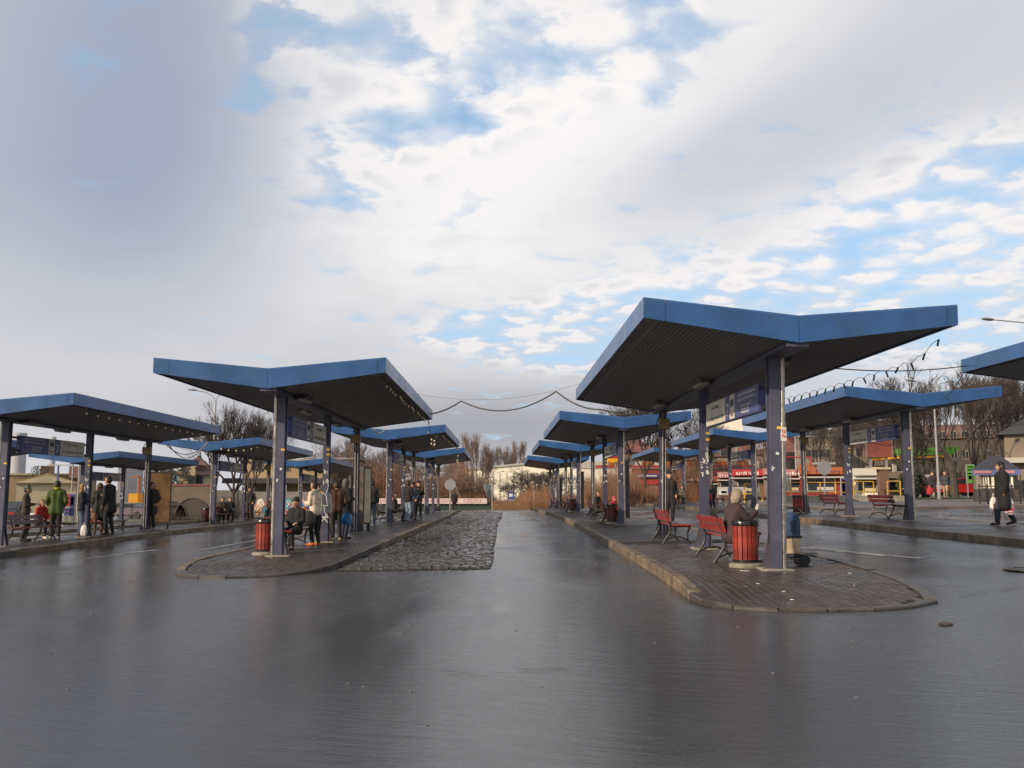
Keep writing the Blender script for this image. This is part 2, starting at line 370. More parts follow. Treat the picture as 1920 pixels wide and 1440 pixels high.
# ------------------------------------------------------------------ platforms
def smooth(t): t = min(max(t, 0), 1); return t*t*(3-2*t)
class Platform:
    def __init__(s, outline, ynose, kerb_h=.13, slope=-.011, yref=20.):
        s.o = outline; s.yn = ynose; s.h = kerb_h; s.sl = slope; s.yr = yref
    def z(s, x, y): return gz(x, y)+.012+(s.h-.012)*smooth((y-s.yn)/2.4)
def inpoly(p, poly):
    x, y = p; c = False; n = len(poly)
    for i in range(n):
        x1, y1 = poly[i]; x2, y2 = poly[i-1]
        if (y1 > y) != (y2 > y) and x < (x2-x1)*(y-y1)/(y2-y1)+x1: c = not c
    return c
def resample(pl, stepf):
    out = [pl[0]]; acc = 0; prev = Vector(pl[0]); i = 1; need = stepf(prev)
    while i < len(pl):
        q = Vector(pl[i]); d = (q-prev).length
        if acc+d >= need:
            prev = prev+(q-prev)*((need-acc)/d); out.append((prev.x, prev.y)); acc = 0; need = stepf(prev)
        else: acc += d; prev = q; i += 1
    out.append(tuple(pl[-1])); return out
def make_platform(name, label, outline, ynose, yend, slope=-.011, bricks_to=None, xmin=None, budget=0):
    P_ = Platform(outline, ynose, slope=slope)
    # surface: rows across, cut to the outline
    b = MB(); rows = []
    ys = fr(ynose+.02, ynose+3, .15)+fr(ynose+3.5, yend, 1.5)
    for y in ys:
        xs = []
        n = len(outline)
        for i in range(n):
            (x1, y1), (x2, y2) = outline[i-1], outline[i]
            if (y1 > y) != (y2 > y): xs.append(x1+(x2-x1)*(y-y1)/(y2-y1))
        if len(xs) < 2: continue
        a, c = min(xs)+.06, max(xs)-.06
        if c-a < .1: continue
        dz = .022 if (bricks_to and y < bricks_to) else .0
        rows.append([(a+(c-a)*k/6, y, P_.z(a+(c-a)*k/6, y)-dz) for k in range(7)])
    for r in rows: b.v += r
    b.f = [(j*7+i, j*7+i+1, (j+1)*7+i+1, (j+1)*7+i) for j in range(len(rows)-1) for i in range(6)]; b.mi = [0]*len(b.f)
    if bricks_to:
        k = sum(1 for r in rows if r[0][1] < bricks_to); b.mi = [1 if f[0]//7 < k else 0 for f in b.f]
    top = b.build(name, ['paving_far', 'joint_dirt'], smooth=True); tag(top, label, kind='structure')
    # kerb stones
    pl = resample(outline, lambda q: .5 if q[1] < ynose+1.5 else 1.0)
    cen = Vector((sum(p[0] for p in outline)/len(outline), sum(p[1] for p in outline)/len(outline)))
    n = len(pl); nrm = []
    for i in range(n):
        t_ = (Vector(pl[min(i+1, n-1)])-Vector(pl[max(i-1, 0)])).normalized(); nv = Vector((-t_.y, t_.x))
        probe = Vector(pl[i])+nv*.12
        if not inpoly(probe, outline): nv = -nv
        nrm.append(nv)
    rk = random.Random(3)
    for i in range(n-1):
        p0, p1 = Vector(pl[i]), Vector(pl[i+1]); d = (p1-p0)
        if d.length < .1: continue
        g = d.normalized()*.008; p0 = p0+g; p1 = p1-g
        q0, q1 = p0+nrm[i]*.14, p1+nrm[i+1]*.14
        mid = (p0+p1)/2; dz = rk.uniform(-.006, .01)
        def zt(q): return P_.z(q.x, q.y)+.012+dz
        def zb(q): return gz(q.x, q.y)-.12
        o = p0; kb = MB(); w = .012
        base = [(p0, zb), (p1, zb), (q1, zb), (q0, zb)]
        pts = [(q.x, q.y, f(q)) for q, f in base]+[(q.x, q.y, zt(q)-w) for q in (p0, p1, q1, q0)]
        in_ = [p0+nrm[i]*w, p1+nrm[i+1]*w, q1, q0]; pts += [(q.x, q.y, zt(q)) for q in in_]
        kb.add(pts, [(3, 2, 1, 0), (0, 1, 5, 4), (1, 2, 6, 5), (2, 3, 7, 6), (3, 0, 4, 7), (4, 5, 9, 8), (5, 6, 10, 9), (6, 7, 11, 10), (7, 4, 8, 11), (8, 9, 10, 11)])
        # keep consistent outward winding
        c = kb.build('kerb_stone', 'kerb' if (mid.y > ynose+1.1 and mid.x < cen.x) or mid.y > ynose+7 else 'kerb_wet_shaded', top)  # nose stones wet; right-hand ones darkened in colour as turned from the sun
    # individual pavers laid lengthwise along the platform
    if bricks_to:
        rk = random.Random(5); inner = []
        for i, p_ in enumerate(pl): inner.append((p_[0]+nrm[i].x*.15, p_[1]+nrm[i].y*.15))
        proto = MB(); hx, hy = .0475, .0965
        proto.add([(-hx, -hy, -.03), (hx, -hy, -.03), (hx, hy, -.03), (-hx, hy, -.03), (-hx, -hy, -.005), (hx, -hy, -.005), (hx, hy, -.005), (-hx, hy, -.005),
                   (-hx+.005, -hy+.005, 0), (hx-.005, -hy+.005, 0), (hx-.005, hy-.005, 0), (-hx+.005, hy-.005, 0)],
                  [(0, 1, 5, 4), (1, 2, 6, 5), (2, 3, 7, 6), (3, 0, 4, 7), (4, 5, 9, 8), (5, 6, 10, 9), (6, 7, 11, 10), (7, 4, 8, 11), (8, 9, 10, 11)])
        pm = proto.mesh('brick', 'paver_mat'); rest = MB(); k = 0
        y = ynose+.1
        row = 0
        cells = []
        xs0 = min(p_[0] for p_ in outline); ncol = int((max(p_[0] for p_ in outline)-xs0)/.1)+1
        for ci in range(ncol):
            x0 = xs0+ci*.1+.05; yy = ynose+(.1 if ci % 2 else 0)
            while yy < bricks_to:
                x_ = x0+slope*(yy-20)*0
                if inpoly((x_, yy+.1), inner) and inpoly((x_, yy-.05), inner): cells.append((yy, x_))
                yy += .2
        cells.sort()
        for yy, x_ in cells:
            z_ = P_.z(x_, yy)+rk.uniform(-.004, .004); tx, ty = rk.gauss(0, .012), rk.gauss(0, .010)
            sl = (P_.z(x_, yy+.1)-P_.z(x_, yy-.1))/.2; sx_ = (P_.z(x_+.1, yy)-P_.z(x_-.1, yy))/.2
            if k < budget:
                inst('brick', pm, top, (x_, yy, z_), (math.atan(sl)+tx, -math.atan(sx_)+ty, rk.gauss(0, .012)))
            else:
                mt = Matrix.Translation((x_, yy, z_)) @ Matrix.Rotation(math.atan(sl)+tx, 4, 'X') @ Matrix.Rotation(-math.atan(sx_)+ty, 4, 'Y')
                rest.add([mt @ Vector(v) for v in proto.v], proto.f)
            k += 1
        if rest.v: tag(rest.build('paving_bricks', 'paver_mat', top), kind='stuff')
    return P_
def arcnose(xl, xr, yn, ln, yend, slope, yref=20.):
    pts = []
    for y in fr(yend, yn+ln, 2.): pts.append((xl+slope*(y-yref), y))
    cx, w = (xl+xr)/2, (xr-xl)/2
    for k in range(1, 16):
        a = math.pi*k/16; pts.append((cx-w*math.cos(a)+slope*(yn-yref), yn+ln-ln*math.sin(a)**.9))
    for y in fr(yn+ln, yend, 2.): pts.append((xr+slope*(y-yref), y))
    return pts
o1 = [(1.45, 66), (1.45, 58), (1.62, 53), (2.02, 46), (2.16, 40), (2.22, 30), (2.20, 20), (2.17, 14), (2.12, 11.9), (2.08, 10.75), (2.22, 10.25), (2.67, 9.9), (3.1, 9.78), (3.5, 9.75), (3.95, 9.78), (4.35, 9.95), (4.66, 10.22), (4.78, 10.48),
      (4.86, 11.1), (4.94, 12.2), (5.03, 13.5), (5.16, 15.5), (5.25, 20), (5.1, 35), (4.95, 50), (4.85, 66)]
o2 = [(-6.35, 66), (-6.1, 45), (-5.85, 25), (-5.85, 18.6), (-5.86, 17.6), (-5.82, 16.6), (-5.68, 15.7), (-5.45, 15.15), (-5.0, 14.8), (-4.55, 14.65), (-4.1, 14.68), (-3.7, 14.9), (-3.35, 15.25), (-3.1, 15.8), (-2.98, 16.6), (-3.0, 20), (-3.05, 30), (-3.1, 45), (-3.35, 54), (-3.5, 60), (-3.6, 66)]
PR1 = make_platform('platform', 'brick paved platform island with lit kerb right of the centre lane', o1, 9.75, 65.9, bricks_to=19.5, budget=300)
PL1 = make_platform('platform', 'brick paved platform island left of the cobbled lane', o2, 14.65, 65.9, bricks_to=21., budget=300)
PL2 = make_platform('platform', 'long dark platform at the far left where people wait', arcnose(-14.3, -11.2, 14.5, 2.6, 72, -.014), 14.5, 71.9, slope=-.014)
PR2 = make_platform('platform', 'long raised platform at the right with a sunlit kerb', arcnose(9.45, 12.7, 4.0, 2.2, 76, 0.003), 4.0, 75.9, slope=.003)
PL3 = make_platform('platform', 'platform behind the far left one', arcnose(-22.3, -19.1, 20, 2.5, 72, -.005), 20., 71.9, slope=-.005)
for P_ in (): pass
# cobbled lane
def cobbles():
    rk = random.Random(9)
    base = MB(); rows = []
    def xr(y): return -.36-.0105*(y-15.5)
    def xl(y): return -2.98 if y < 45 else -3.1-.03*(y-45)
    for y in fr(15.6, 57, 1.5): rows.append([(xl(y)+(xr(y)-xl(y))*k/4, y, gz(xl(y)+(xr(y)-xl(y))*k/4, y)+.004) for k in range(5)])
    for r in rows: base.v += r
    base.f = [(j*5+i, j*5+i+1, (j+1)*5+i+1, (j+1)*5+i) for j in range(len(rows)-1) for i in range(4)]; base.mi = [0]*len(base.f)
    root = base.build('cobbled_lane', 'joint_dirt'); tag(root, 'strip of old stone setts in the lane beside the left platform', kind='structure')
    proto = []
    for v in range(5):
        b = MB(); q = random.Random(v); hx = hy = .5
        tp = [(-.36+q.uniform(-.06, .06), -.36+q.uniform(-.06, .06)), (.36+q.uniform(-.06, .06), -.36+q.uniform(-.06, .06)), (.36+q.uniform(-.06, .06), .36+q.uniform(-.06, .06)), (-.36+q.uniform(-.06, .06), .36+q.uniform(-.06, .06))]
        b.add([(-.48, -.46, -.02), (.47, -.48, -.02), (.48, .46, -.02), (-.46, .47, -.02), (-.47, -.45, .012), (.46, -.46, .012), (.47, .45, .012), (-.45, .46, .012)]+[(a, c, .030) for a, c in tp],
              [(0, 1, 5, 4), (1, 2, 6, 5), (2, 3, 7, 6), (3, 0, 4, 7), (4, 5, 9, 8), (5, 6, 10, 9), (6, 7, 11, 10), (7, 4, 8, 11), (8, 9, 10, 11)])
        proto.append((b, b.mesh('cobble', 'cobble')))
    rest = MB(); k = 0; y = 15.62
    while y < 56.5:
        d = rk.uniform(.145, .18) if y < 40 else rk.uniform(.2, .25)
        x = xl(y)+rk.uniform(.0, .1)
        end = xr(y)+rk.uniform(-.03, .05)
        while x < end-.06:
            w = min(rk.uniform(.13, .22), end-x) if y < 40 else rk.uniform(.2, .3)
            b, me = proto[rk.randrange(5)]; cx, cy = x+w/2, y+d/2+rk.uniform(-.008, .008); z = gz(cx, cy)+rk.uniform(-.010, .010); tx, ty = rk.gauss(0, .035), rk.gauss(0, .035)
            if k < 300: inst('cobble', me, root, (cx, cy, z), (tx, ty, rk.gauss(0, .03)), (w-.014, d-.018, 1.35))
            else:
                mt = Matrix.Translation((cx, cy, z)) @ Matrix.Rotation(tx, 4, 'X') @ Matrix.Rotation(ty, 4, 'Y')
                rest.add([mt @ Vector((v[0]*(w-.014), v[1]*(d-.018), v[2]*1.35)) for v in b.v], b.f)
            k += 1; x += w+.004
        y += d+.004
    tag(rest.build('cobbles', 'cobble', root), kind='stuff')
cobbles()
# lane markings at the right and manhole
mk = MB()
def strip(mb, pts, w, lift=.006):
    for (a, b_) in zip(pts[:-1], pts[1:]):
        a, b_ = Vector(a), Vector(b_); d = (b_-a).normalized(); nn = Vector((-d.y, d.x))*w/2
        q = [a-nn, b_-nn, b_+nn, a+nn]
        mb.add([(v.x, v.y, gz(v.x, v.y)+lift) for v in q], [(0, 1, 2, 3)])
def marking(pts, w, label):
    o = MB(); strip(o, pts, w); ob = o.build('road_marking', 'marking'); tag(ob, label, kind='structure')
marking([(5.75, 20.5), (5.95, 18.7)], .16, 'short worn white line beside the right island nose')
marking([(6.1, 19.0), (6.6, 16.6), (6.9, 15.6)], .13, 'worn white line running along the right lane')
marking([(6.0, 18.7), (6.55, 16.3)], .07, 'thin second white line in the right lane')
marking([(8.9, 26.), (8.95, 21.)], .1, 'faded white edge line beside the right platform kerb')
marking([(1.0, 43), (1.35, 38)], .14, 'short white dash on the far centre lane')
marking([(-7.2, 27.5), (-7.4, 22)], .12, 'faded white line in the left lane')
marking([(-8.2, 33), (-8.2, 29)], .12, 'second faded white line in the left lane')
marking([(-9.0, 19.5), (-8.6, 22.5)], .12, 'worn white line in front of the far left platform')
mh = thing('manhole_cover', 'round iron manhole cover in the asphalt at the right edge', 'manhole cover', (7.45, 13.2, gz(7.45, 13.2)+.006))
MB().lathe([(.36, 0), (.36, .012), (.30, .012), (.30, .004), (.0, .004)], n=32).build('cover', 'cast_iron', mh)
MB().lathe([(.44, 0), (.44, .010), (.375, .010), (.375, 0)], n=32).build('rim', 'kerb_wet_shaded', mh)
# pavement strip at the right rear with kerb
sw = MB(); pts = []
xs = fr(14.1, 60, 3.8)
def swy(x): return 41.5+.25*(x-16)*.3
sw_rows = [[(x, swy(x)+d, gz(x, swy(x)+d)+.12) for x in xs] for d in (0, 4, 9, 16, 24)]
for r in sw_rows: sw.v += r
nx = len(xs); sw.f = [(j*nx+i, j*nx+i+1, (j+1)*nx+i+1, (j+1)*nx+i) for j in range(4) for i in range(nx-1)]; sw.mi = [0]*len(sw.f)
for i in range(nx-1):
    a, c = sw_rows[0][i], sw_rows[0][i+1]; sw.add([a, c, (c[0], c[1], c[2]-.3), (a[0], a[1], a[2]-.3)], [(3, 2, 1, 0)])
for j in range(4):
    a, c = sw_rows[j][0], sw_rows[j+1][0]; sw.add([a, c, (c[0], c[1], c[2]-.4), (a[0], a[1], a[2]-.4)], [(0, 1, 2, 3)])
tag(sw.build('pavement', 'sidewalk'), 'grey pavement behind the right hand bus lane', kind='structure')
# ------------------------------------------------------------------ canopies
CW_L, CW_R, CLEN = 2.08, 2.14, 11.3       # wings and length; fold line along +Y, z=0 platform at first column
ZB, ZT, EB, ET = 3.08, 3.45, 3.37, 3.65   # fold bottom/top, tip bottom/top
GAPP = .006
def canopy_roof(root):
    deck = MB()
    deck.prism([(-CW_L+.03, ET-.04), (-CW_L+.03, EB+.03), (0, ZB+.05), (CW_R-.03, EB+.03), (CW_R-.03, ET-.04), (0, ZT-.05)], .04, CLEN-.04)
    roof = deck.build('roof', 'roof_deck', root)
    th = .03
    def front(y0, x0, x1):
        def zb(x): return ZB+(EB-ZB)*(abs(x)/(CW_L if x < 0 else CW_R))
        def zt(x): return ZT+(ET-ZT)*(abs(x)/(CW_L if x < 0 else CW_R))
        b = MB(); s = -1 if y0 < 1 else 1; ya, yb = (y0, y0+th*s*-1)
        lo, hi = min(ya, yb), max(ya, yb); x0g, x1g = x0+GAPP/2, x1-GAPP/2; bv = .012
        fy, by = (lo, hi) if s < 0 else (hi, lo)
        # face plane, rounded upper edge
        pr = [(fy, 'b'), (fy, 't1'), (fy+(.01 if s < 0 else -.01), 't2'), (by, 't2'), (by, 'b')]
        vs = []
        for x in (x0g, x1g):
            for yy, k in pr: vs.append((x, yy, {'b': zb(x), 't1': zt(x)-bv*2, 't2': zt(x)}[k]))
        n = 5; fs = [(i, (i+1) % n, n+(i+1) % n, n+i) for i in range(n)]+[tuple(range(n))[::-1], tuple(range(n, 2*n))]
        b.add(vs, fs); b.build('fascia_panel', 'fascia_blue', roof)
    for y0 in (0., CLEN):
        for x0, x1 in ((-CW_L, -CW_L*.86), (-CW_L*.86, 0), (0, CW_R*.93), (CW_R*.93, CW_R)): front(y0, x0, x1)
    ys = [0, .3, 3.9, 7.5, 11.0, CLEN]
    for sgn, W in ((-1, CW_L), (1, CW_R)):
        for a, c in zip(ys[:-1], ys[1:]):
            b = MB(); x = sgn*W; lo = a+GAPP/2+(.03 if a == 0 else 0); hi = c-GAPP/2-(.03 if c == CLEN else 0)
            b.box((x-sgn*th/2, (lo+hi)/2, (EB+ET)/2), (th, hi-lo, ET-EB)); b.build('fascia_panel', 'fascia_blue', roof)
    # corrugated soffit, ribs along the platform
    for sgn, W in ((-1, CW_L), (1, CW_R)):
        b = MB(); nrib = 26; prof = []
        for i in range(nrib):
            for u, d in ((0, 0), (.42, 0), (.5, .018), (.92, .018)):
                f = (i+u)/nrib; xx = .14+(W-.17-.14)*f; zz = ZB-.002+(EB-ZB)*(xx/W)+.012+d; prof.append((sgn*xx, zz))
        n = len(prof); b.v = [(x, .035, z) for x, z in prof]+[(x, CLEN-.035, z) for x, z in prof]
        b.f = [((i, i+1, n+i+1, n+i) if sgn < 0 else (n+i, n+i+1, i+1, i)) for i in range(n-1)]; b.mi = [0]*len(b.f)
        b.build('soffit_panel', 'soffit', roof)
    return roof
def column(root, y, kind, ps=1):
    b = MB(); w = .150
    # I-shaped post: two flanges and web
    b.box((0, y-.085, 1.53), (w, .03, 3.02)); b.box((0, y+.085, 1.53), (w, .03, 3.02)); b.box((0, y, 1.53), (.10, .14, 3.02))
    col = b.build('column', 'column_purple', root)
    g = MB()
    for s in (-1, 1):
        g.prism([(s*.076, .03), (s*.165, .03), (s*.165, .06), (s*.105, .34), (s*.076, .52)][::s], y-.07, y-.055); g.prism([(s*.076, .03), (s*.165, .03), (s*.165, .06), (s*.105, .34), (s*.076, .52)][::s], y+.055, y+.07)
    g.build('gusset', 'column_worn', col)
    MB().box((0, y, .0), (.44, .40, .045)).build('footing', 'concrete', col)
    if kind == 0:
        p_ = MB(); p_.tube([(ps*.112, y-.06, 0.02), (ps*.112, y-.06, 3.1)], .038, 12); p_.lathe([(.047, .0), (.047, .03)], (ps*.112, y-.06, .86), 12); p_.lathe([(.05, .0), (.05, .04)], (ps*.112, y-.06, 2.05), 12)
        p_.build('downpipe', 'steel', col, smooth=True)
    if kind == 2:
        p_ = MB(); p_.tube([(-.02, y-.125, .02), (-.02, y-.125, 3.0)], .018, 8); p_.tube([(.05, y-.125, .02), (.05, y-.125, 2.75)], .013, 8)
        p_.build('conduit', 'cable_pale', col, smooth=True)
        s = MB(); s.box((0, y-.17, 2.72), (.26, .16, .26)); s.box((0, y-.26, 2.72), (.22, .02, .22)); s.build('speaker_box', 'box_beige', col)
        c = MB(); c.tube([(-.12, y-.16, 2.6), (-.18, y-.14, 2.75), (-.1, y-.12, 2.95), (0, y-.11, 3.05)], .012, 6); c.build('cable_loop', 'cable', col)
    # torn bills and labels stuck at eye height
    rk = random.Random(int(y*10)+kind); st = MB()
    for i in range(7 if kind else 3):
        zz = rk.gauss(1.62, .13); hh = rk.uniform(.02, .09); ww = rk.uniform(.012, .05)
        xx = rk.uniform(-.055, .055); st.box((xx, y-.102, zz), (ww, .003, hh), ry=rk.uniform(-.5, .5))
    tag(st.build('torn_bills', 'sticker_white', col), kind='stuff')
    yl = MB(); yl.box((.05, y-.102, 2.02 if kind != 1 else 2.22), (.07, .003, .035))
    if kind == 1: yl.box((.05, y-.102, 2.10), (.07, .003, .04))
    tag(yl.build('yellow_labels', 'sticker_yellow', col), kind='stuff')
    return col
def sign_board(root, x=0.):
    # hangs between first and second column, face towards the left lane
    ya, yb, za, zb = 1.75, 5.35, 2.31, 2.74
    fr_ = MB(); fr_.box((x, (ya+yb)/2, (za+zb)/2), (.10, yb-ya, zb-za)); 
    sb = fr_.build('sign_board', 'sign_blue', root)
    for cc_, ll in (((x, ya-.19, zb-.06), .38), ((x, ya-.19, za+.05), .38), ((x, yb+.13, zb-.06), .26), ((x, yb+.13, za+.05), .26)): MB().box(cc_, (.05, ll, .05)).build('bracket', 'cast_iron', sb)
    for sgn in (-1, 1):
        xo = x+sgn*.054
        def s2y(t): return yb-t*(yb-ya)
        for t0, t1, m_ in ((0.005, .415, 'sign_white'), (.42, .50, 'sign_blue'), (.505, .595, 'sign_white'), (.60, .995, 'sign_blue')):
            MB().box((xo, (s2y(t0)+s2y(t1))/2, (za+zb)/2), (.008, abs(s2y(t1)-s2y(t0)), zb-za-.02)).build('sign_panel', m_, sb)
        rot = (R(90), 0, R(-90)) if sgn < 0 else (R(90), 0, R(90)); xt = x+sgn*.0595
        lettering('lettering', 'KATOWICE', .085, M['ink'], sb, (xt, s2y(.21), zb-.12), rot, sx_=1.3)
        lettering('lettering', 'K. CHORZÓW BATORY', .095, M['ink'], sb, (xt, s2y(.21), za+.11), rot, sx_=1.25)
        lettering('lettering', '7', .30, M['letter_white'], sb, (xt, s2y(.46), za+.17), rot, sx_=1.2)
        bs = MB(); yc = s2y(.55)
        bs.box((xt, yc, 2.60), (.004, .20, .10)); bs.box((xt, yc-.06, 2.535), (.004, .04, .04)); bs.box((xt, yc+.06, 2.535), (.004, .04, .04)); bs.build('bus_symbol', 'ink', sb)
        lettering('lettering', 'BUS', .08, M['ink'], sb, (xt, yc, za+.08), rot, sx_=1.2)
        lettering('lettering', 'KOMUNIKACYJNY ZWIĄZEK KOMUNALNY', .055, M['letter_white'], sb, (xt, s2y(.8), zb-.07), rot)
        lettering('lettering', 'GÓRNOŚLĄSKIEGO OKRĘGU PRZEMYSŁOWEGO', .05, M['letter_white'], sb, (xt, s2y(.8), zb-.15), rot)
        for k, tx in enumerate(('W KATOWICACH UL. BARBARY', 'INFORMACJA TEL. 256-84', 'WWW ROZKŁAD JAZDY')):
            lettering('lettering', tx, .042, M['letter_white'], sb, (xt, s2y(.78), zb-.26-.055*k), rot)
def info_case(root, x, y, dark='case_dark'):
    b = MB(); b.box((x, y, 1.13), (.30, .66, 1.86)); c = b.build('display_case', dark, root)
    for s in (-1, 1): MB().box((x+s*.153, y, 1.13), (.012, .60, 1.78)).build('display_panel', 'case_cream', c)
    MB().box((x, y, 2.085), (.34, .70, .05)).build('cap', dark, c)
    l = MB(); l.box((x, y-.2, .1), (.06, .06, .2)); l.box((x, y+.2, .1), (.06, .06, .2)); l.build('foot', 'cast_iron', c)
def lamps(root):
    for x_, y_ in ((.28, 1.9), (-.34, 9.0), (-.3, 4.7)):
        l = MB(); zz = ZB-.03; l.box((x_, y_, zz+.04), (.18, .75, .07)); o = l.build('lamp_housing', 'case_dark', root)
        MB().prism([(x_-.08, zz+.0), (x_-.06, zz-.045), (x_+.06, zz-.045), (x_+.08, zz)], y_-.36, y_+.36).build('diffuser', 'lamp_diffuser', o)
def make_canopy(label, case=None, ps=1):
    root = thing('bus_platform_canopy', label, 'canopy', group='butterfly-roofed bus platform canopies')
    canopy_roof(root)
    MB().box((0, CLEN/2, ZB-.012), (.30, CLEN-.12, .055)).build('beam', 'beam_paint', root)
    for i, y in enumerate((1.2, 5.8, 10.4)): column(root, y, i, ps)
    sign_board(root); lamps(root)
    if case: info_case(root, *case)
    return root
CAN = {}
def place_canopy(key, proto, x, y, P_, label, roll=0., slope=-.011, dz=0.):
    z = P_.z(x+.0, y+4)+dz
    o = proto if proto.get('_free') else copy_tree(proto)
    if proto.get('_free'): del proto['_free']
    o.location = (x, y, z); gzr = (P_.z(x, y+10)-P_.z(x, y+1))/9
    o.rotation_euler = (math.atan(gzr), roll, -math.atan(slope)); o['label'] = label; CAN[key] = o; return o
plain = make_canopy('x'); plain['_free'] = 1
place_canopy('R1a', plain, 3.76, 12.05, PR1, 'nearest and largest blue canopy right of the centre lane with platform sign 7', roll=.022)
plainL = make_canopy('x', ps=-1); plainL['_free'] = 1
place_canopy('L1a', plainL, -4.43, 16.5, PL1, 'blue canopy directly left of the cobbled lane with white graffiti on its middle column', roll=-.003)
CAN['L1a'].rotation_euler[1] = -.003
cased = make_canopy('x', case=(.17, 1.75)); cased['_free'] = 1
place_canopy('R1b', cased, 3.60, 29.2, PR1, 'second blue canopy behind the sign 7 one with a cream case at its first column')
place_canopy('R1c', CAN['R1b'], 3.42, 46.4, PR1, 'third blue canopy in the row right of the centre lane', roll=.008)
place_canopy('R1d', CAN['R1b'], 3.15, 62.5, PR1, 'fourth and farthest blue canopy in the row right of the centre lane')
place_canopy('L1b', CAN['L1a'], -4.58, 33.5, PL1, 'blue canopy behind the graffiti one left of the cobbled lane')
CAN['L1b'].rotation_euler[1] = 0
place_canopy('L1c', CAN['L1b'], -4.75, 50.5, PL1, 'farthest blue canopy left of the cobbled lane')
place_canopy('L2a', CAN['L1b'], -12.45, 21.4, PL2, 'blue canopy at the left edge sheltering a group of seven people', slope=-.014)
place_canopy('L2b', CAN['L1b'], -12.75, 38.3, PL2, 'blue canopy in front of the old gabled house and bare trees', slope=-.014)
place_canopy('L2c', CAN['L1b'], -13.0, 55.5, PL2, 'small far blue canopy in front of the graffiti wall', slope=-.014)
place_canopy('L3a', CAN['L1b'], -21.1, 26.5, PL3, 'blue canopy cut by the left edge behind the waiting group', slope=-.005)
place_canopy('L3b', CAN['L1b'], -20.6, 43., PL3, 'far left blue canopy with its pale front under the cream hall', slope=-.005)
place_canopy('R2z', CAN['R1a'], 11.75, 8.3, PR2, 'dark canopy corner entering at the top of the right edge', slope=.003)
place_canopy('R2a', CAN['R1a'], 11.05, 24.5, PR2, 'blue canopy over the two benches at the right, before the big bare tree', slope=.003)
place_canopy('R2b', CAN['R1a'], 11.25, 41.7, PR2, 'blue canopy seen under the sign 7 board before the kiosks', slope=.003)
place_canopy('R2c', CAN['R1a'], 11.3, 59.5, PR2, 'smallest blue canopy in the right hand row, before the supermarket', slope=.003)
# display case of the left row
def lone_case(px, y, P_, w, h, label, m1, m2, rz=0., face='x'):
    x = xat(px, y); t_ = thing('display_case', label, 'display case', (x, y, P_.z(x, y)), rz)
    MB().box((0, 0, h/2+.2), (w, .16, h)).build('frame', m1, t_)
    for s in (-1, 1): MB().box((0, s*.085, h/2+.2), (w-.1, .012, h-.12)).build('display_panel', m2, t_)
    l = MB(); l.box((-w*.4, 0, .1), (.06, .08, .2)); l.build('foot', 'cast_iron', t_); l = MB(); l.box((w*.4, 0, .1), (.06, .08, .2)); l.build('foot', 'cast_iron', t_)
lone_case(684, 28.3, PL1, .36, 1.75, 'tall cream display case beside the third column left of the cobbled lane', 'case_dark', 'case_cream', R(55))
mm('case_brown', (.20, .12, .05), .4, 0, .25, 2.)
lone_case(293, 33.2, PL2, .95, 1.85, 'tall brown display case behind the man in the long dark coat', 'case_dark', 'case_brown', R(20))
lone_case(663, 38.5, PL1, .6, 1.7, 'narrow grey display case under the second left canopy', 'case_dark', 'case_dark', R(60))
# graffiti and bills on the near columns
def ribbon(pts, w, name, m_, parent):
    b = MB()
    for a, c in zip(pts[:-1], pts[1:]):
        a, c = Vector(a), Vector(c); d = (c-a); d.normalize(); n_ = Vector((-d.z, 0, d.x))*w/2; e = d*w*.3
        b.add([a-e-n_, c+e-n_, c+e+n_, a-e+n_], [(0, 1, 2, 3)])
    return b.build(name, m_, parent)
def find_cols(c):
    return sorted([o for o in c.children if o.name.startswith('column')], key=lambda o: min(v.co.y for v in o.data.vertices))
lc = find_cols(CAN['L1a'])[1]; yy = 5.8-.1035
g = []
for i in range(60):
    t_ = i/59; zz = 1.38-.86*t_; g.append((.0+.065*math.sin(t_*17)+.02*math.sin(t_*39), yy, zz+.07*math.cos(t_*19)))
ribbon(g, .018, 'graffiti', 'letter_white', lc)
ribbon([(-.07, yy-.001, .62), (.07, yy-.001, .48)], .016, 'graffiti', 'letter_white', lc); ribbon([(-.07, yy-.001, .50), (.05, yy-.001, .66)], .016, 'graffiti', 'letter_white', lc)
rc = find_cols(CAN['R1a'])
b = MB(); b.box((.112, 1.2-.108, 1.93), (.08, .006, .20)); b.build('sticker', 'sticker_white', rc[0])
b = MB(); b.box((.112, 1.2-.112, 1.97), (.06, .004, .012), ry=.6); b.box((.112, 1.2-.112, 1.90), (.06, .004, .012), ry=.6); b.tube([(.112+.026*math.cos(a/8*6.28), 1.2-.112, 1.97+.026*math.sin(a/8*6.28)) for a in range(9)], .004, 4); b.tube([(.112+.026*math.cos(a/8*6.28), 1.2-.112, 1.90+.026*math.sin(a/8*6.28)) for a in range(9)], .004, 4); b.build('sticker_print', 'sticker_red', rc[0])
b = MB()
for dx, dz, w_, h_, a_ in ((.02, 1.78, .018, .13, -.15), (.05, 1.77, .018, .20, -.1), (-.07, 1.66, .03, .02, 0), (-.07, 1.61, .025, .02, .4), (-.065, 1.56, .03, .03, .8), (.045, 1.56, .03, .03, .2), (-.07, 1.45, .02, .02, 0)):
    b.box((dx, 5.8-.1045, dz), (w_, .003, h_), ry=a_)
tag(b.build('torn_bills', 'sticker_white', rc[1]), kind='stuff')

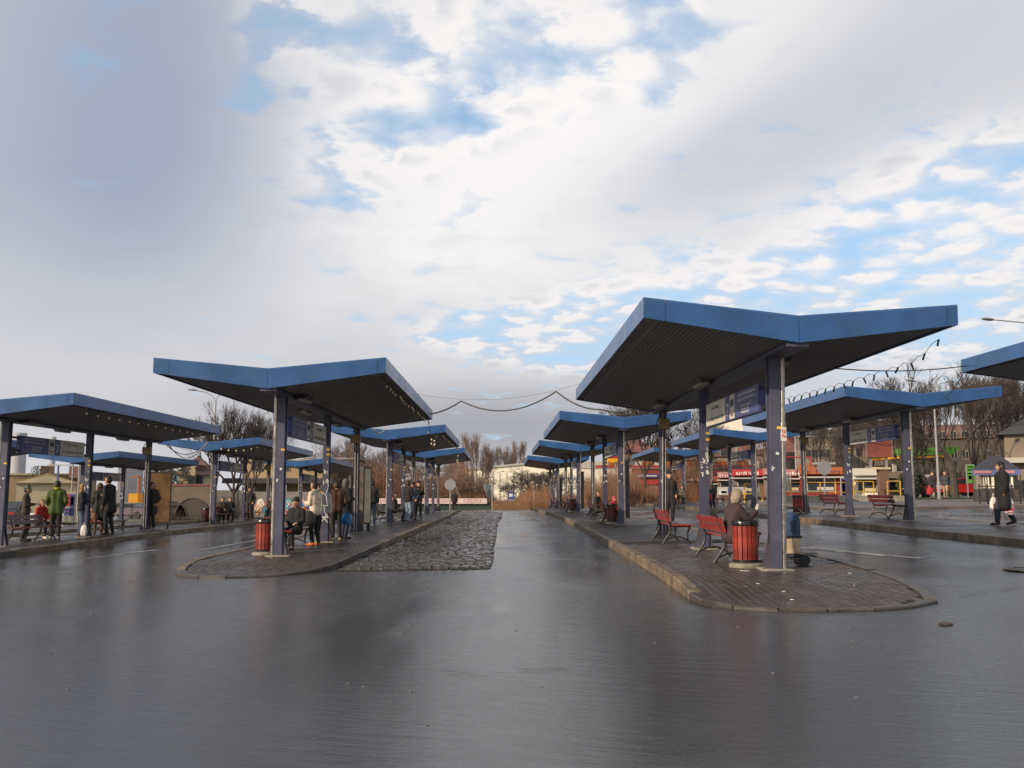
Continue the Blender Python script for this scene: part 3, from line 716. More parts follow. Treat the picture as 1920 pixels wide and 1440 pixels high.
# ------------------------------------------------------------------ benches and bins
def make_bench(wood):
    root = thing('bench', 'x', 'bench', group='slatted benches with cast iron legs')
    L = 1.9
    for i, (y, z) in enumerate(((-.02, .405), (.09, .41), (.20, .41), (.31, .40))):
        MB().box((0, y, z), (L, .092, .028), rx=R(-2)).build('seat_slat', wood, root)
    for i, (y, z) in enumerate(((-.135, .53), (-.175, .655))):
        MB().box((0, y, z), (L, .026, .105), rx=R(16)).build('back_slat', wood, root)
    for s in (-1, 1):
        b = MB(); x = s*(L/2-.22)
        b.tube([(x, -.26, 0), (x, -.19, .10), (x, -.10, .25), (x, -.08, .38), (x, -.12, .50), (x, -.20, .72)], [.026, .022, .022, .026, .024, .018], 6)
        b.tube([(x, .34, 0), (x, .27, .10), (x, .27, .24), (x, .33, .38)], [.026, .02, .02, .024], 6)
        b.tube([(x, -.09, .385), (x, .12, .375), (x, .35, .385)], .02, 6)
        b.tube([(x, -.20, .08), (x, -.05, .15), (x, .12, .16), (x, .27, .09)], .016, 6)
        b.build('leg', 'cast_iron', root, smooth=True)
    return root
def make_bin(wood):
    root = thing('litter_bin', 'x', 'litter bin', group='red slatted litter bins')
    MB().lathe([(.245, 0), (.25, .03), (.235, .055), (.19, .07)], n=28).build('base', 'concrete', root, smooth=True)
    MB().lathe([(.185, .07), (.19, .10), (.19, .11), (.0, .11)], n=24).build('band', 'cast_iron', root, smooth=True)
    MB().lathe([(.160, .08), (.160, .62), (.150, .62), (.150, .10)], n=20).build('liner', 'black_plastic', root)
    for k in range(16):
        a = 2*math.pi*k/16; b = MB(); b.box((.172, 0, 0), (.022, .055, .50))
        sm = b.mesh('slat', wood) if k == 0 else sm
        inst('slat', sm, root, (0, 0, .365), (0, 0, a+.1))
    b = MB(); n = 24; vs = []
    rk = random.Random(4)
    for i, (r, z) in enumerate(((.176, .60), (.198, .62), (.200, .655), (.185, .685), (.15, .67), (.13, .60))):
        for j in range(n): q = 2*math.pi*j/n; rr = r+rk.uniform(-.006, .006); vs.append((rr*math.cos(q), rr*math.sin(q), z+rk.uniform(-.008, .008)))
    b.add(vs, [(i*n+j, i*n+(j+1) % n, (i+1)*n+(j+1) % n, (i+1)*n+j) for i in range(5) for j in range(n)]); b.build('bin_bag', 'black_plastic', root, smooth=True)
    return root
bench_r, bench_d = make_bench('red_wood'), make_bench('red_wood_dark'); bin_r, bin_d = make_bin('red_wood'), make_bin('red_wood_dark')
used = set()
def put(proto, x, y, P_, rz, label):
    o = proto if proto.name not in used else copy_tree(proto); used.add(proto.name)
    o.location = (x, y, P_.z(x, y)); o.rotation_euler = (0, 0, rz); o['label'] = label; return o
E = R(-90)
put(bench_r, 3.42, 15.25, PR1, E, 'red bench the woman in the beige hood is sitting on')
put(bench_r, 3.40, 20.1, PR1, E, 'red bench behind the seated woman, in front of the ribbed column')
put(bin_r, 3.46, 13.75, PR1, 0, 'large bright red slatted bin beside the nearest column')
put(bin_r, -4.80, 18.05, PL1, .3, 'bright red slatted bin at the front column left of the cobbled lane')
put(bench_r, -4.95, 20.2, PL1, E, 'red bench with the seated dark figure left of the cobbled lane')
put(bench_d, -4.95, 24.6, PL1, E, 'dark bench behind the person with the blue bag')
for row, x0, P_, ys_, nm in (('R1b', 3.30, PR1, 29.2, 'second canopy right of the centre lane'), ('R1c', 3.12, PR1, 46.4, 'third canopy right of the centre lane')):
    put(bench_d, x0, ys_+3.3, P_, E, 'nearer dark red bench under the '+nm)
    put(bench_d, x0, ys_+8.2, P_, E, 'farther dark red bench under the '+nm)
    put(bin_d, x0+.05, ys_+1.7, P_, 0, 'dark red bin under the '+nm)
put(bench_d, 2.9, 65.5, PR1, E, 'tiny bench under the farthest canopy of the right centre row')
put(bench_d, -5.2, 37.3, PL1, E, 'nearer dark bench under the second canopy left of the cobbled lane')
put(bench_d, -5.2, 41.5, PL1, E, 'farther dark bench under the second canopy left of the cobbled lane')
put(bench_d, -12.95, 24.9, PL2, E, 'dark bench with the person in red behind the waiting group')
put(bench_d, -12.95, 29.4, PL2, E, 'dark bench right of the tall man in the black coat')
put(bench_d, -13.2, 41.6, PL2, E, 'bench with two seated people in front of the arched wall')
put(bench_d, -13.2, 46.4, PL2, E, 'empty bench under the canopy by the bare trees')
put(bin_d, -13.3, 40.2, PL2, 0, 'dark red bin left of the column by the bare trees')
put(bin_d, -12.4, 48.0, PL2, 0, 'dark red bin right of the empty bench by the graffiti wall')
put(bench_d, 11.35, 28.0, PR2, E, 'dark red bench nearer of the two on the right platform')
put(bench_d, 11.35, 32.6, PR2, E, 'dark red bench farther of the two on the right platform')
put(bin_r, 10.5, 33.9, PR2, 0, 'red bin left of the benches on the right platform')
put(bench_d, 11.0, 45.1, PR2, E, 'dark bench under the canopy before the kiosks')
put(bench_d, 11.0, 50.0, PR2, E, 'far dark bench under the canopy before the kiosks')
put(bench_d, -21.3, 46.8, PL3, E, 'bench far left by the yellow machine')

# ------------------------------------------------------------------ cables and fairy lights
def hang(a, b_, sag, n=12):
    a, b_ = Vector(a), Vector(b_); return [a.lerp(b_, i/n)-Vector((0, 0, sag*4*(i/n)*(1-i/n))) for i in range(n+1)]
def wire(pts, r, label, m_='cable', cat='cable'):
    o = MB().tube(pts, r, 6).build('cable', m_, smooth=True); tag(o, label, cat); return o
def edge(c, side, f, dz=0., dx=0.):        # world point on the long lower edge of a canopy
    o = CAN[c]; W = -CW_L if side < 0 else CW_R
    o_m = Matrix.Translation(o.location) @ o.rotation_euler.to_matrix().to_4x4()
    return o_m @ Vector((W+dx, CLEN*f, EB+dz))
a = edge('L1a', 1, .93, .1); b_ = edge('R1a', -1, .995, .1)
m1 = at(865, 752, 28.2); m2 = at(1043, 734, 26.)
wire(hang(a, m1, .06, 5)+hang(m1, m2, .42, 10)[1:]+hang(m2, at(1128, 768, 24.5), .14, 6)[1:]+hang(at(1128, 768, 24.5), at(1195, 764, 24.3), .1, 4)[1:], .022, 'thick sagging cable across the centre lane between the two nearest canopies')
wire(hang(edge('L1a', 1, .55, .25), edge('R1a', -1, .9, .28), .25), .003, 'thin wire high over the centre lane')
wire(hang(edge('R1a', 1, .42, .05), edge('R2z', -1, .98, .12), .08), .011, 'wire from the sign 7 canopy to the canopy at the right edge')
wire(hang(edge('R2z', -1, .99, .0), edge('R2a', 1, .35, .3), .22), .010, 'wire drooping onto the canopy by the big bare tree')
p0, p1 = edge('L2a', 1, .93, -.12), edge('L2b', -1, .0, .0)+Vector((1.6, 0, 0))
wire(hang(at(313, 835, 31.5), at(390, 829, 34.0), .38), .016, 'upper of two looping cables between the left canopies', 'cable_pale')
wire(hang(at(316, 833, 31.5), at(386, 832, 34.0), .50), .016, 'lower of two looping cables between the left canopies', 'cable_pale')
wire(hang(at(701, 806, 31.), at(722, 805, 33.2), .12), .02, 'short cable loop on the second canopy left of the cobbled lane', 'cable_pale')
wire(hang(at(60, 844, 36.), at(103, 842, 38.), .1, 6)+hang(at(103, 842, 38.), at(125, 836, 39.), -.05, 4)[1:]+hang(at(125, 836, 39.), at(137, 850, 40.), -.15, 5)[1:], .018, 'cable arching between the two far left canopies')
def fairy(pts, nb, label, dark=False, drop=.07, r=.013, wr=.005):
    root = thing('string_light', label, 'fairy lights', pts[0], group='strings of fairy lights')
    o0 = Vector(pts[0]); pts = [Vector(p_)-o0 for p_ in pts]
    tot = [0.]
    for a, c in zip(pts[:-1], pts[1:]): tot.append(tot[-1]+(c-a).length)
    def pos(s):
        for i in range(len(pts)-1):
            if s <= tot[i+1] or i == len(pts)-2: return pts[i].lerp(pts[i+1], (s-tot[i])/max(tot[i+1]-tot[i], 1e-6))
    w = []; rk = random.Random(nb)
    bm_ = MB(); bm_.tube([(0, 0, -.0), (0, 0, -.045)], r*.75, 6)
    bl = MB(); bl.lathe([(r*.3, -.045), (r, -.06), (r, -.085), (r*.4, -.11), (0, -.115)], n=8)
    if dark: bm_ = MB(); bm_.tube([(0, 0, 0), (0, 0, -.10)], r, 6)
    sm, bb = bm_.mesh('socket', 'bulb_dark'), bl.mesh('bulb', 'bulb')
    for i in range(nb):
        s = tot[-1]*i/(nb-1); p_ = pos(s); w.append(p_)
        if i < nb-1: q = pos(s+tot[-1]/(nb-1)*.5); w.append(q+Vector((0, 0, drop)))
    for i in range(nb):
        p_ = w[2*i]; tilt = rk.uniform(-.5, .5)
        k = inst('socket', sm, root, p_, (0, tilt, 0))
        if not dark: inst('bulb', bb, k)
    MB().tube(w, wr, 4).build('wire', 'cable', root)
    return root
fp = hang(edge('R1a', 1, .05, -.10), edge('R1a', 1, .12, -.32), .02, 3)+hang(edge('R1a', 1, .12, -.32), edge('R1a', 1, .97, -.16), .05, 12)[1:]
fairy(fp, 24, 'string of dark capped bulbs hanging under the right edge of the sign 7 canopy', dark=True, drop=.04, r=.014, wr=.004)
fairy([edge('L1a', 1, .12, -.04, -.12), edge('L1a', 1, .98, -.04, -.12)], 20, 'fairy lights under the right edge of the graffiti canopy', drop=.02)
fairy(hang(edge('L1a', 1, .99, -.05, -.12), edge('L1b', 1, .03, -.06, -.35), .5, 6), 8, 'fairy lights looping from the graffiti canopy to the one behind', r=.024)
fairy([edge('L1b', 1, .05, -.04, -.15), edge('L1b', 1, .98, -.04, -.12)], 14, 'fairy lights under the edge of the second canopy left of the cobbles', drop=.02, r=.024)
fairy(hang(edge('L1b', 1, .99, -.05, -.1), edge('L1c', 1, .02, -.10, -.4), .5, 6), 7, 'far fairy lights at the third canopy left of the cobbles', r=.03)
fairy([edge('L2a', 1, .1, -.05, -.2), edge('L2a', 1, .98, -.05, -.2)], 16, 'fairy lights under the canopy above the waiting group', drop=.02, r=.024)
fairy(hang(edge('L2b', 1, .0, -.05, -1.5)+Vector((0, -.05, -.1)), edge('L2b', 1, .02, -.06, -.1), .1, 5), 6, 'short row of bright fairy lights on the canopy by the bare trees', r=.04, drop=.02)
fairy([edge('L2b', 1, .05, -.05, -.2), edge('L2b', 1, .9, -.05, -.2)], 9, 'fairy lights along the canopy by the bare trees', r=.028, drop=.02)
fairy(hang(edge('R1b', 1, .02, -.1, 0), edge('R1b', 1, .98, -.2, 0), .25), 15, 'dark bulbs hanging under the right edge of the second right canopy', dark=True, drop=.06, r=.022, wr=.006)
# ------------------------------------------------------------------ background buildings
def wm(k, c, **kw): mm(k, c, kw.pop('rough', .8), 0, kw.pop('var', .10), kw.pop('scale', .35), **kw); return k
wm('wall_tan', (.36, .27, .15)); wm('wall_cream', (.55, .46, .30)); wm('wall_white', (.80, .76, .64), var=.04); wm('wall_grey', (.22, .20, .18), col2=(.15, .13, .11)); wm('wall_brown', (.16, .09, .06), col2=(.11, .07, .05))
wm('wall_pink', (.25, .14, .11)); wm('wall_beige', (.22, .18, .13)); wm('wall_red', (.30, .025, .03)); wm('wall_redlight', (.22, .05, .04)); wm('wall_dark', (.075, .058, .048), col2=(.10, .075, .06)); wm('wall_stucco', (.15, .115, .09), col2=(.09, .07, .06))
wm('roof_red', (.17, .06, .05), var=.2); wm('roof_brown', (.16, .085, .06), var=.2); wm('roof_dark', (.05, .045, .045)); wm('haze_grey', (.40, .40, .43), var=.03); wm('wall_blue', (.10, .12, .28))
wm('sign_red', (.42, .03, .04), var=.03); wm('sign_orange', (.36, .10, .03), var=.05); wm('sign_yellow', (.65, .33, .02), var=.03); wm('sign_green', (.09, .28, .035), var=.05); wm('billboard_red', (.24, .065, .05), var=.08); wm('pinkish', (.42, .19, .19), var=.05)
wm('frame_white', (.46, .44, .40), var=.02); wm('window_frame', (.26, .24, .21), var=.05); wm('fence_green', (.03, .06, .045)); wm('banner', (.62, .52, .50), var=.03)
def win(par, me, pm, x, y, z):
    f = inst('window', me, par, (x, y, z)); inst('pane', pm, f, (0, -.035, 0)); return f
def building(name, label, cat, px0, px1, ytop, D, depth, wall, rows=0, cols=0, ww=1.0, wh=1.3, z0=1.6, dz=3., roof=None, roofm='roof_brown', rh=2., margin=1.2, base=None, group=None, skip=()):
    x0, x1 = xat(px0, D), xat(px1, D); zb = gz((x0+x1)/2, D)-.3 if base is None else base
    H = zat(ytop, D)-zb
    r = thing(name, label, cat, ((x0+x1)/2, D, zb), 0, group); W = x1-x0
    if (px0+px1)/2 > 1340 or px1 < 500: r.rotation_euler = (0, 0, -math.atan(((px0+px1)/2-960)/1716)*.95)
    w = MB(); w.box((0, depth/2, H/2), (W, depth, H)); w.build('wall', wall, r)
    p_ = MB(); p_.box((0, -.04, .3), (W+.04, .08, .6)); p_.build('plinth', 'wall_grey', r)
    if roof == 'flat':
        MB().box((0, depth/2, H+.12), (W+.5, depth+.5, .24)).build('roof', roofm, r)
    elif roof == 'hip':
        e = .5; b = MB(); b.add([(-W/2-e, -e, H), (W/2+e, -e, H), (W/2+e, depth+e, H), (-W/2-e, depth+e, H), (-W/2+rh*.8, depth/2, H+rh), (W/2-rh*.8, depth/2, H+rh)],
                                [(3, 2, 1, 0), (0, 1, 5, 4), (1, 2, 5), (2, 3, 4, 5), (3, 0, 4)]); b.build('roof', roofm, r)
    elif roof == 'gable':                  # ridge front to back, gable to the camera
        b = MB(); b.prism([(-W/2-.4, H-.1), (W/2+.4, H-.1), (0, H+rh)], -.35, depth+.35); b.build('roof', roofm, r)
        MB().prism([(-W/2, H-.02), (W/2, H-.02), (0, H+rh-.25)], -.40, -.30).build('gable_wall', wall, r)
    if rows:
        fm = MB().box((0, 0, 0), (ww, .10, wh)).mesh('window', 'window_frame'); pp = MB()
        for s in (-1, 1): pp.box((s*ww*.235, 0, 0), (ww*.40, .06, wh*.86))
        pm = pp.mesh('pane', 'glass_dark')
        for j in range(rows):
            for i in range(cols):
                if (j, i) in skip: continue
                x = -W/2+margin+(W-2*margin)*(i/(cols-1) if cols > 1 else .5)
                win(r, fm, pm, x, -.03, z0+j*dz)
    return r, W, H
# --- left side
r, W, H = building('industrial_hall', 'pale yellow hall with a low gable behind the far left canopy', 'hall', 36, 137, 905, 95, 30, 'wall_cream', 0, 0, roof='gable', roofm='wall_tan', rh=1.0)
r, W, H = building('industrial_hall', 'longer cream roofed hall behind the pale gable at far left', 'hall', 20, 172, 891, 125, 20, 'wall_tan', roof='flat', roofm='wall_cream')
for px in (80, 128): b = MB().box((xat(px, 124), 124, zat(885, 124)), (1.6, 1.2, 1.6)); o = b.build('roof_chimney', 'wall_pink', r); o.location = -Vector(r.location)
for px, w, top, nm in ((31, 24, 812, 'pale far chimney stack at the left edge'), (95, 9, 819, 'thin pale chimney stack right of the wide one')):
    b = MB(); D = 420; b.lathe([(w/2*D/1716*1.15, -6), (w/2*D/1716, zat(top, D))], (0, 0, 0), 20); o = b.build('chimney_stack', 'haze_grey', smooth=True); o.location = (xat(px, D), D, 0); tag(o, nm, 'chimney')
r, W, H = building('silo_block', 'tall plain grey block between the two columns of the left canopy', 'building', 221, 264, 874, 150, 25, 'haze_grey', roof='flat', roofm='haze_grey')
# sheet metal ribs of the block
for i in range(9): MB().box((-W/2+.4+i*(W-.8)/8, -.06, H/2), (.12, .12, H)).build('rib', 'haze_grey', r)
# yellow excavator-like kiosk sign
t_ = thing('yellow_machine', 'small yellow loader with a raised orange arm seen between the left columns', 'loader', (xat(254, 88), 88, gz(xat(254, 88), 88)))
MB().box((0, 0, 1.6), (.9, 1.2, 1.3)).build('cab', 'sign_yellow', t_); MB().prism([(-.5, .95), (.2, .6), (.5, .95)], -.6, .6).build('belly', 'sign_yellow', t_)
MB().box((.25, 0, 3.0), (.16, .2, 1.7)).build('arm', 'sign_orange', t_); MB().box((-.1, 0, 3.85), (.8, .2, .16)).build('boom', 'sign_orange', t_)
for s in (-.35, .35): MB().lathe([(.0, -.15), (.3, -.15), (.3, .15), (0, .15)], n=14).build('wheel', 'tyre', t_, loc=(s, 0, .3)).rotation_euler = (R(90), 0, 0)
# poster panels
def poster(px0, px1, y0, y1, D, label, blocks):
    x0, x1 = xat(px0, D), xat(px1, D); zb, zt = zat(y1, D), zat(y0, D); g0 = gz((x0+x1)/2, D)
    r = thing('poster_stand', label, 'poster', ((x0+x1)/2, D, g0)); W = x1-x0
    MB().box((0, 0, (zb+zt)/2-g0), (W, .12, zt-zb)).build('panel', 'frame_white', r)
    for u0, u1, v0, v1, m_ in blocks:
        MB().box((-W/2+W*(u0+u1)/2, -.067, zb-g0+(zt-zb)*(v0+v1)/2), (W*(u1-u0), .008, (zt-zb)*(v1-v0))).build('print', m_, r)
    for s in (-.42, .42): MB().box((s*W, .0, (zb-g0)/2), (.08, .08, max(zb-g0, .1))).build('post', 'pole_grey', r)
    return r
poster(111, 121, 922, 968, 62, 'narrow white poster board behind the green jacket', [(.1, .9, .05, .95, 'letter_white')])
poster(121, 141, 925, 968, 62.5, 'red and blue poster board behind the group at left', [(.02, .5, .42, .98, 'wall_red'), (.5, .98, .42, .98, 'wall_blue'), (.02, .98, .02, .38, 'sign_blue'), (.1, .42, .75, .82, 'letter_white'), (.1, .42, .55, .62, 'letter_white'), (.6, .85, .5, .85, 'frame_white'), (.1, .8, .25, .29, 'letter_white'), (.1, .6, .12, .16, 'letter_white')])
# --- left centre: stuccoed wall with arches, gabled house
D = 62; x0, x1 = xat(303, D), xat(393, D); g0 = gz((x0+x1)/2, D)
r = thing('boundary_wall', 'long grey brown plastered wall with blind arches and graffiti', 'wall', ((x0+x1)/2, D, g0-.2)); W = x1-x0; H = zat(911, D)-g0+.2
MB().box((0, .2, H/2), (W, .4, H)).build('wall', 'wall_stucco', r); MB().box((0, .2, H+.06), (W+.1, .5, .14)).build('coping', 'roof_red', r)
for cx, rr, m_ in ((-W*.27, .95, 'roof_dark'), (W*.15, 1.15, 'wall_dark'), (-W*.47, .6, 'wall_dark')):
    b = MB()
    b.prism([(cx+rr*math.cos(a), .55+rr*math.sin(a)*1.05) for a in [math.pi*k/12 for k in range(13)]], -.02, .01); b.build('arch_infill', m_, r)
    o = MB().tube([(cx+rr*math.cos(a)*1.03, -.03, .55+rr*math.sin(a)*1.08) for a in [math.pi*k/12 for k in range(13)]], .05, 4); o.build('arch_rim', 'wall_dark', r)
r, W, H = building('old_house', 'cream house with a curved Dutch gable and brown roof beyond the wall', 'house', 335, 398, 890, 85, 14, 'wall_cream', 1, 6, .5, 1.0, z0=3.6, roof='hip', roofm='roof_brown', rh=2.0)
b = MB(); hw = (xat(367, 85)-xat(352, 85))/2; cx = xat(359, 85)-r.location.x; zt = zat(863, 85)-r.location.z
prof = [(-hw, 0), (hw, 0), (hw, zt*.72), (hw*.75, zt*.74), (hw*.72, zt*.84), (hw*.45, zt*.88), (hw*.42, zt*.95), (hw*.2, zt*.99), (0, zt), (-hw*.2, zt*.99), (-hw*.42, zt*.95), (-hw*.45, zt*.88), (-hw*.72, zt*.84), (-hw*.75, zt*.74), (-hw, zt*.72)]
b.prism([(cx+u, v) for u, v in prof], -.9, 2.); b.build('gable', 'wall_cream', r)
for s in (-.4, .4): f = MB().box((cx+s*hw, -.94, zt*.60), (.42, .08, 1.6)).build('window', 'roof_dark', r)
MB().prism([(cx+hw, zt*.70), (W/2+.1, zt*.70), (W/2-.6, zt*.93), (cx+hw, zt*.93)], 1., 6.).build('roof', 'roof_brown', r)
r, W, H = building('service_building', 'two storey tan building behind the canopy with bare trees', 'building', 458, 604, 866, 92, 14, 'wall_tan', 1, 3, 1.2, 1.0, z0=5.2, roof='flat', roofm='wall_tan', skip=((0, 2),))
MB().box((0, -1.2, 3.75), (W+3., 2.6, .5)).build('awning', 'roof_dark', r)
for i in range(6): MB().box((-W/2+i*W/5, -2.2, 1.75), (.14, .14, 3.5)).build('post', 'pole_grey', r)
r, W, H = building('service_building', 'brown side wing with balconies right of the tan building', 'building', 604, 668, 862, 100, 14, 'wall_brown', 2, 4, .9, 1.2, z0=2.4, dz=3.0, roof='flat', roofm='wall_grey')
for z_ in (4.0,): MB().box((-1.0, -.5, z_), (W*.6, 1.0, .25)).build('balcony', 'wall_cream', r)
# graffiti wall: panels of different colour with painted rings and strokes
D = 74; x0, x1 = xat(452, D), xat(606, D); g0 = gz(-18, D)
r = thing('graffiti_wall', 'low wall covered with red, blue and white graffiti under the tan building', 'wall', ((x0+x1)/2, D, g0-.2)); W = x1-x0; H = zat(922, D)-g0+.2
MB().box((0, .15, H/2), (W, .3, H)).build('wall', 'wall_grey', r)
cols_ = [(.55, .25, .12), (.10, .30, .32), (.65, .60, .52), (.10, .22, .12), (.62, .56, .45), (.08, .10, .30), (.50, .04, .05), (.05, .30, .45), (.10, .20, .35), (.45, .40, .35)]
rk = random.Random(2)
for i, c_ in enumerate(cols_): mm('spray%d' % i, c_, .8, 0, .2, 2.)
for i in range(26):
    cx = -W/2+(i+.5)*W/26+rk.uniform(-.1, .1); k = rk.randrange(10); rr = rk.uniform(.22, .42); cz = H*.5+rk.uniform(-.35, .3)
    n = 9; b = MB(); b.prism([(cx+rr*rk.uniform(.75, 1.2)*math.cos(2*math.pi*j/n), cz+rr*rk.uniform(.8, 1.5)*math.sin(2*math.pi*j/n)) for j in range(n)], -.012-.002*(i % 3), .0); b.build('graffiti', 'spray%d' % k, r)
    b = MB(); b.tube([(cx+rr*.6*math.cos(t_*.9+k), -.03, cz+rr*.8*math.sin(t_*1.1)) for t_ in range(8)], .035, 4); b.build('graffiti', 'spray%d' % rk.choice([2, 4, 6, 7]), r)
# --- centre: green fence with banner, white hall, signs
D = 88; x0, x1 = xat(600, D), xat(919, D); g0 = gz(-11, D)
r = thing('green_fence', 'dark green boarded fence at the end of the lane', 'fence', ((x0+x1)/2, D, g0-.2)); W = x1-x0; zt = zat(941, D)-g0+.2
n = 22; bm_ = MB().box((0, 0, zt/2), (W/n-.03, .05, zt)).mesh('board', 'fence_green')
for i in range(n): inst('board', bm_, r, (-W/2+(i+.5)*W/n, 0, 0))
D = 87.7; x0, x1 = xat(618, D), xat(913, D); zb, zt = zat(944.5, D), zat(934.5, D)
r = thing('banner', 'long white banner with red lettering hung on the green fence', 'banner', ((x0+x1)/2, D, (zb+zt)/2)); W = x1-x0
MB().box((0, 0, 0), (W, .03, zt-zb)).build('cloth', 'banner', r)
lettering('lettering', 'CZĘŚCI SAMOCHODOWE   CZĘŚCI SAMOCHODOWE   CZĘŚCI', .42, M['sign_red'], r, (0, -.02, 0), (R(90), 0, 0), sx_=W/13.2)
def sign_post(px, D, top, label, cat, kind):
    x = xat(px, D); g = gz(x, D); H = zat(top, D)-g; r = thing('road_sign', label, cat, (x, D, g))
    MB().tube([(0, 0, 0), (0, 0, H)], .05, 8).build('post', 'pole_grey', r)
    if kind == 'round':
        b = MB(); b.lathe([(0, -.02), (.48, -.02), (.48, .02), (0, .02)], n=22); o = b.build('sign_plate', 'pole_grey', r); o.rotation_euler = (R(90), 0, 0); o.location = (0, -.07, H-.55)
    if kind == 'square':
        MB().box((0, -.07, H-.5), (.55, .04, .75)).build('sign_plate', 'sign_blue', r); MB().box((0, -.10, H-.45), (.30, .02, .26)).build('bus_symbol', 'letter_white', r)
        lettering('lettering', 'BUS', .13, M['letter_white'], r, (0, -.12, H-.85), (R(90), 0, 0)); MB().box((0, -.07, H-1.6), (.22, .04, .4)).build('small_plate', 'sign_yellow', r)
    if kind == 'cluster':
        for dx, dz in ((-.35, -.3), (-.2, -.75)):
            b = MB(); b.lathe([(0, -.02), (.33, -.02), (.33, .02), (0, .02)], n=18); o = b.build('sign_plate', 'frame_white' if dz > -.5 else 'pole_grey', r); o.rotation_euler = (R(90), 0, R(35)); o.location = (dx, -.05, H+dz)
    return r
sign_post(844, 80, 897, 'round road sign seen from behind beside the man in black', 'road sign', 'round')
sign_post(923, 72, 908, 'pole with small turned round signs at the end of the lane', 'road sign', 'cluster')
sign_post(958, 82, 919, 'blue bus stop sign with a small yellow plate in front of the reeds', 'bus stop sign', 'square')
sign_post(1548, 62, 862, 'round sign seen from behind before the red kiosk', 'road sign', 'round')
sign_post(1484, 62, 889, 'plain pole sign in front of the red kiosk awning', 'road sign', 'cluster')
for px, D, yt in ((1002, 78, 920), (1004, 95, 905)):
    x = xat(px, D); g = gz(x, D); tag(MB().tube([(0, 0, 0), (0, 0, zat(yt, D)-g)], .05, 6).build('post', 'pole_grey', loc=(x, D, g)), 'short thin white post at the reeds' if D == 78 else 'second thin post in the reeds', 'post')
# white hall: long facade, right part runs towards the camera
D = 175
r = thing('white_hall', 'long white sunlit warehouse behind the reeds and bare trees', 'warehouse', (xat(1000, D), D, gz(4, D)-.5)); g0 = r.location.z
xl, xr = xat(853, D)-r.location.x, xat(1085, D)-r.location.x; zt1, zt2 = zat(884, D)-g0, zat(869, D)-g0; xm = xat(1010, D)-r.location.x
MB().prism([(xl, 0), (xr, 0), (xr, zt2+.3), (xm, zt2), (xl, zt1)], 0, 30).build('wall', 'wall_white', r)
MB().prism([(xl-.2, zt1), (xm, zt2), (xr, zt2+.3), (xr, zt2+.65), (xm, zt2+.35), (xl-.2, zt1+.35)], -.3, 30).build('roof_edge', 'frame_white', r)
for i in range(18): MB().box((xl+(i+.5)*(xr-xl)/18, -.05, zt1/2), (.12, .1, zt1-.3)).build('panel_joint', 'wall_cream', r)
# supermarket: white wing then red wing
zz = gz(15, 118)-.5
r = thing('supermarket', 'supermarket with white wall, red stripe and yellow oval sign behind the canopies', 'supermarket', (xat(1150, 118), 118, zz))
xl, x1_, x2_, x3_ = (xat(p_, 118)-r.location.x for p_ in (1080, 1186, 1262, 1425)); zt = zat(868, 118)-zz
MB().box(((xl+x1_)/2, 6, zt/2), (x1_-xl, 12, zt)).build('wall', 'wall_white', r)
MB().box(((x1_+x3_)/2, 6.1, zt/2-.3), (x3_-x1_, 12, zt-.6)).build('wall', 'wall_redlight', r)
MB().box(((xl+x3_)/2, -.06, zt-.25), (x3_-xl, .12, .9)).build('fascia', 'frame_white', r)
MB().box(((xl+x3_)/2+1, -.15, zt-.45), (x3_-xl-3, .05, .28)).build('stripe', 'sign_red', r)
for p_ in (1152, 1215, 1258, 1300, 1352, 1392): MB().box((xat(p_, 118)-r.location.x, -.2, zt-.1), (1.5, .06, .6)).build('logo_plate', 'sign_orange', r)
for p_ in (1196, 1222):
    MB().box((xat(p_, 118)-r.location.x, -.12, zt-1.65), (1.7, .06, .5)).build('sign_plate', 'sign_blue', r); MB().box((xat(p_, 118)-r.location.x, -.12, zt-2.5), (1.7, .06, .45)).build('sign_plate', 'sign_red', r); MB().box((xat(p_, 118)-r.location.x, -.16, zt-1.65), (1.3, .03, .12)).build('print', 'letter_white', r)
    MB().box((xat(p_, 118)-r.location.x, -.12, zt-3.5), (1.5, .06, 1.0)).build('poster', 'pinkish', r)
o = thing('oval_sign', 'yellow and orange oval sign board on the supermarket roof', 'sign', (xat(1155, 117), 117, zat(857, 117)))
b = MB(); b.prism([(1.35*math.cos(a), .75*math.sin(a)) for a in [math.pi*k/10 for k in range(20)]], -.1, .1); b.build('plate', 'sign_yellow', o); MB().box((0, -.13, 0), (2.0, .04, .28)).build('print', 'sign_red', o); MB().box((0, 0, -1.2), (.2, .2, 1.2)).build('post', 'pole_grey', o)
# red roofed houses uphill on the right, blocks of flats
building('brick_house', 'red brown house with tiled roof left of the ribbed column', 'house', 1168, 1232, 848, 190, 14, 'wall_brown', 2, 5, .9, 1.3, z0=3.5, dz=3.4, roof='hip', roofm='roof_red', rh=3.2)
building('brick_house', 'red roofed house partly behind the third right canopy', 'house', 1236, 1262, 836, 200, 14, 'wall_pink', 2, 2, .9, 1.3, z0=4.5, dz=3.6, roof='hip', roofm='roof_red', rh=2.2)
building('brick_house', 'brown house between the two column rows behind the kiosks', 'house', 1262, 1340, 862, 185, 14, 'wall_brown', 2, 6, .9, 1.3, z0=2.8, dz=3.2, roof='hip', roofm='roof_brown', rh=2.4)
building('apartment_block', 'beige block with rows of white windows and red tiled roof over the kiosks', 'apartment block', 1346, 1376, 856, 165, 14, 'wall_beige', 2, 3, 1.1, 1.4, z0=4.2, dz=3.0, roof='hip', roofm='roof_red', rh=2.0)
building('apartment_block', 'pinkish block with tall red roof beneath the canopy left of the near column', 'apartment block', 1378, 1428, 852, 170, 14, 'wall_pink', 2, 5, 1.1, 1.4, z0=4.2, dz=3.0, roof='hip', roofm='roof_red', rh=3.0)
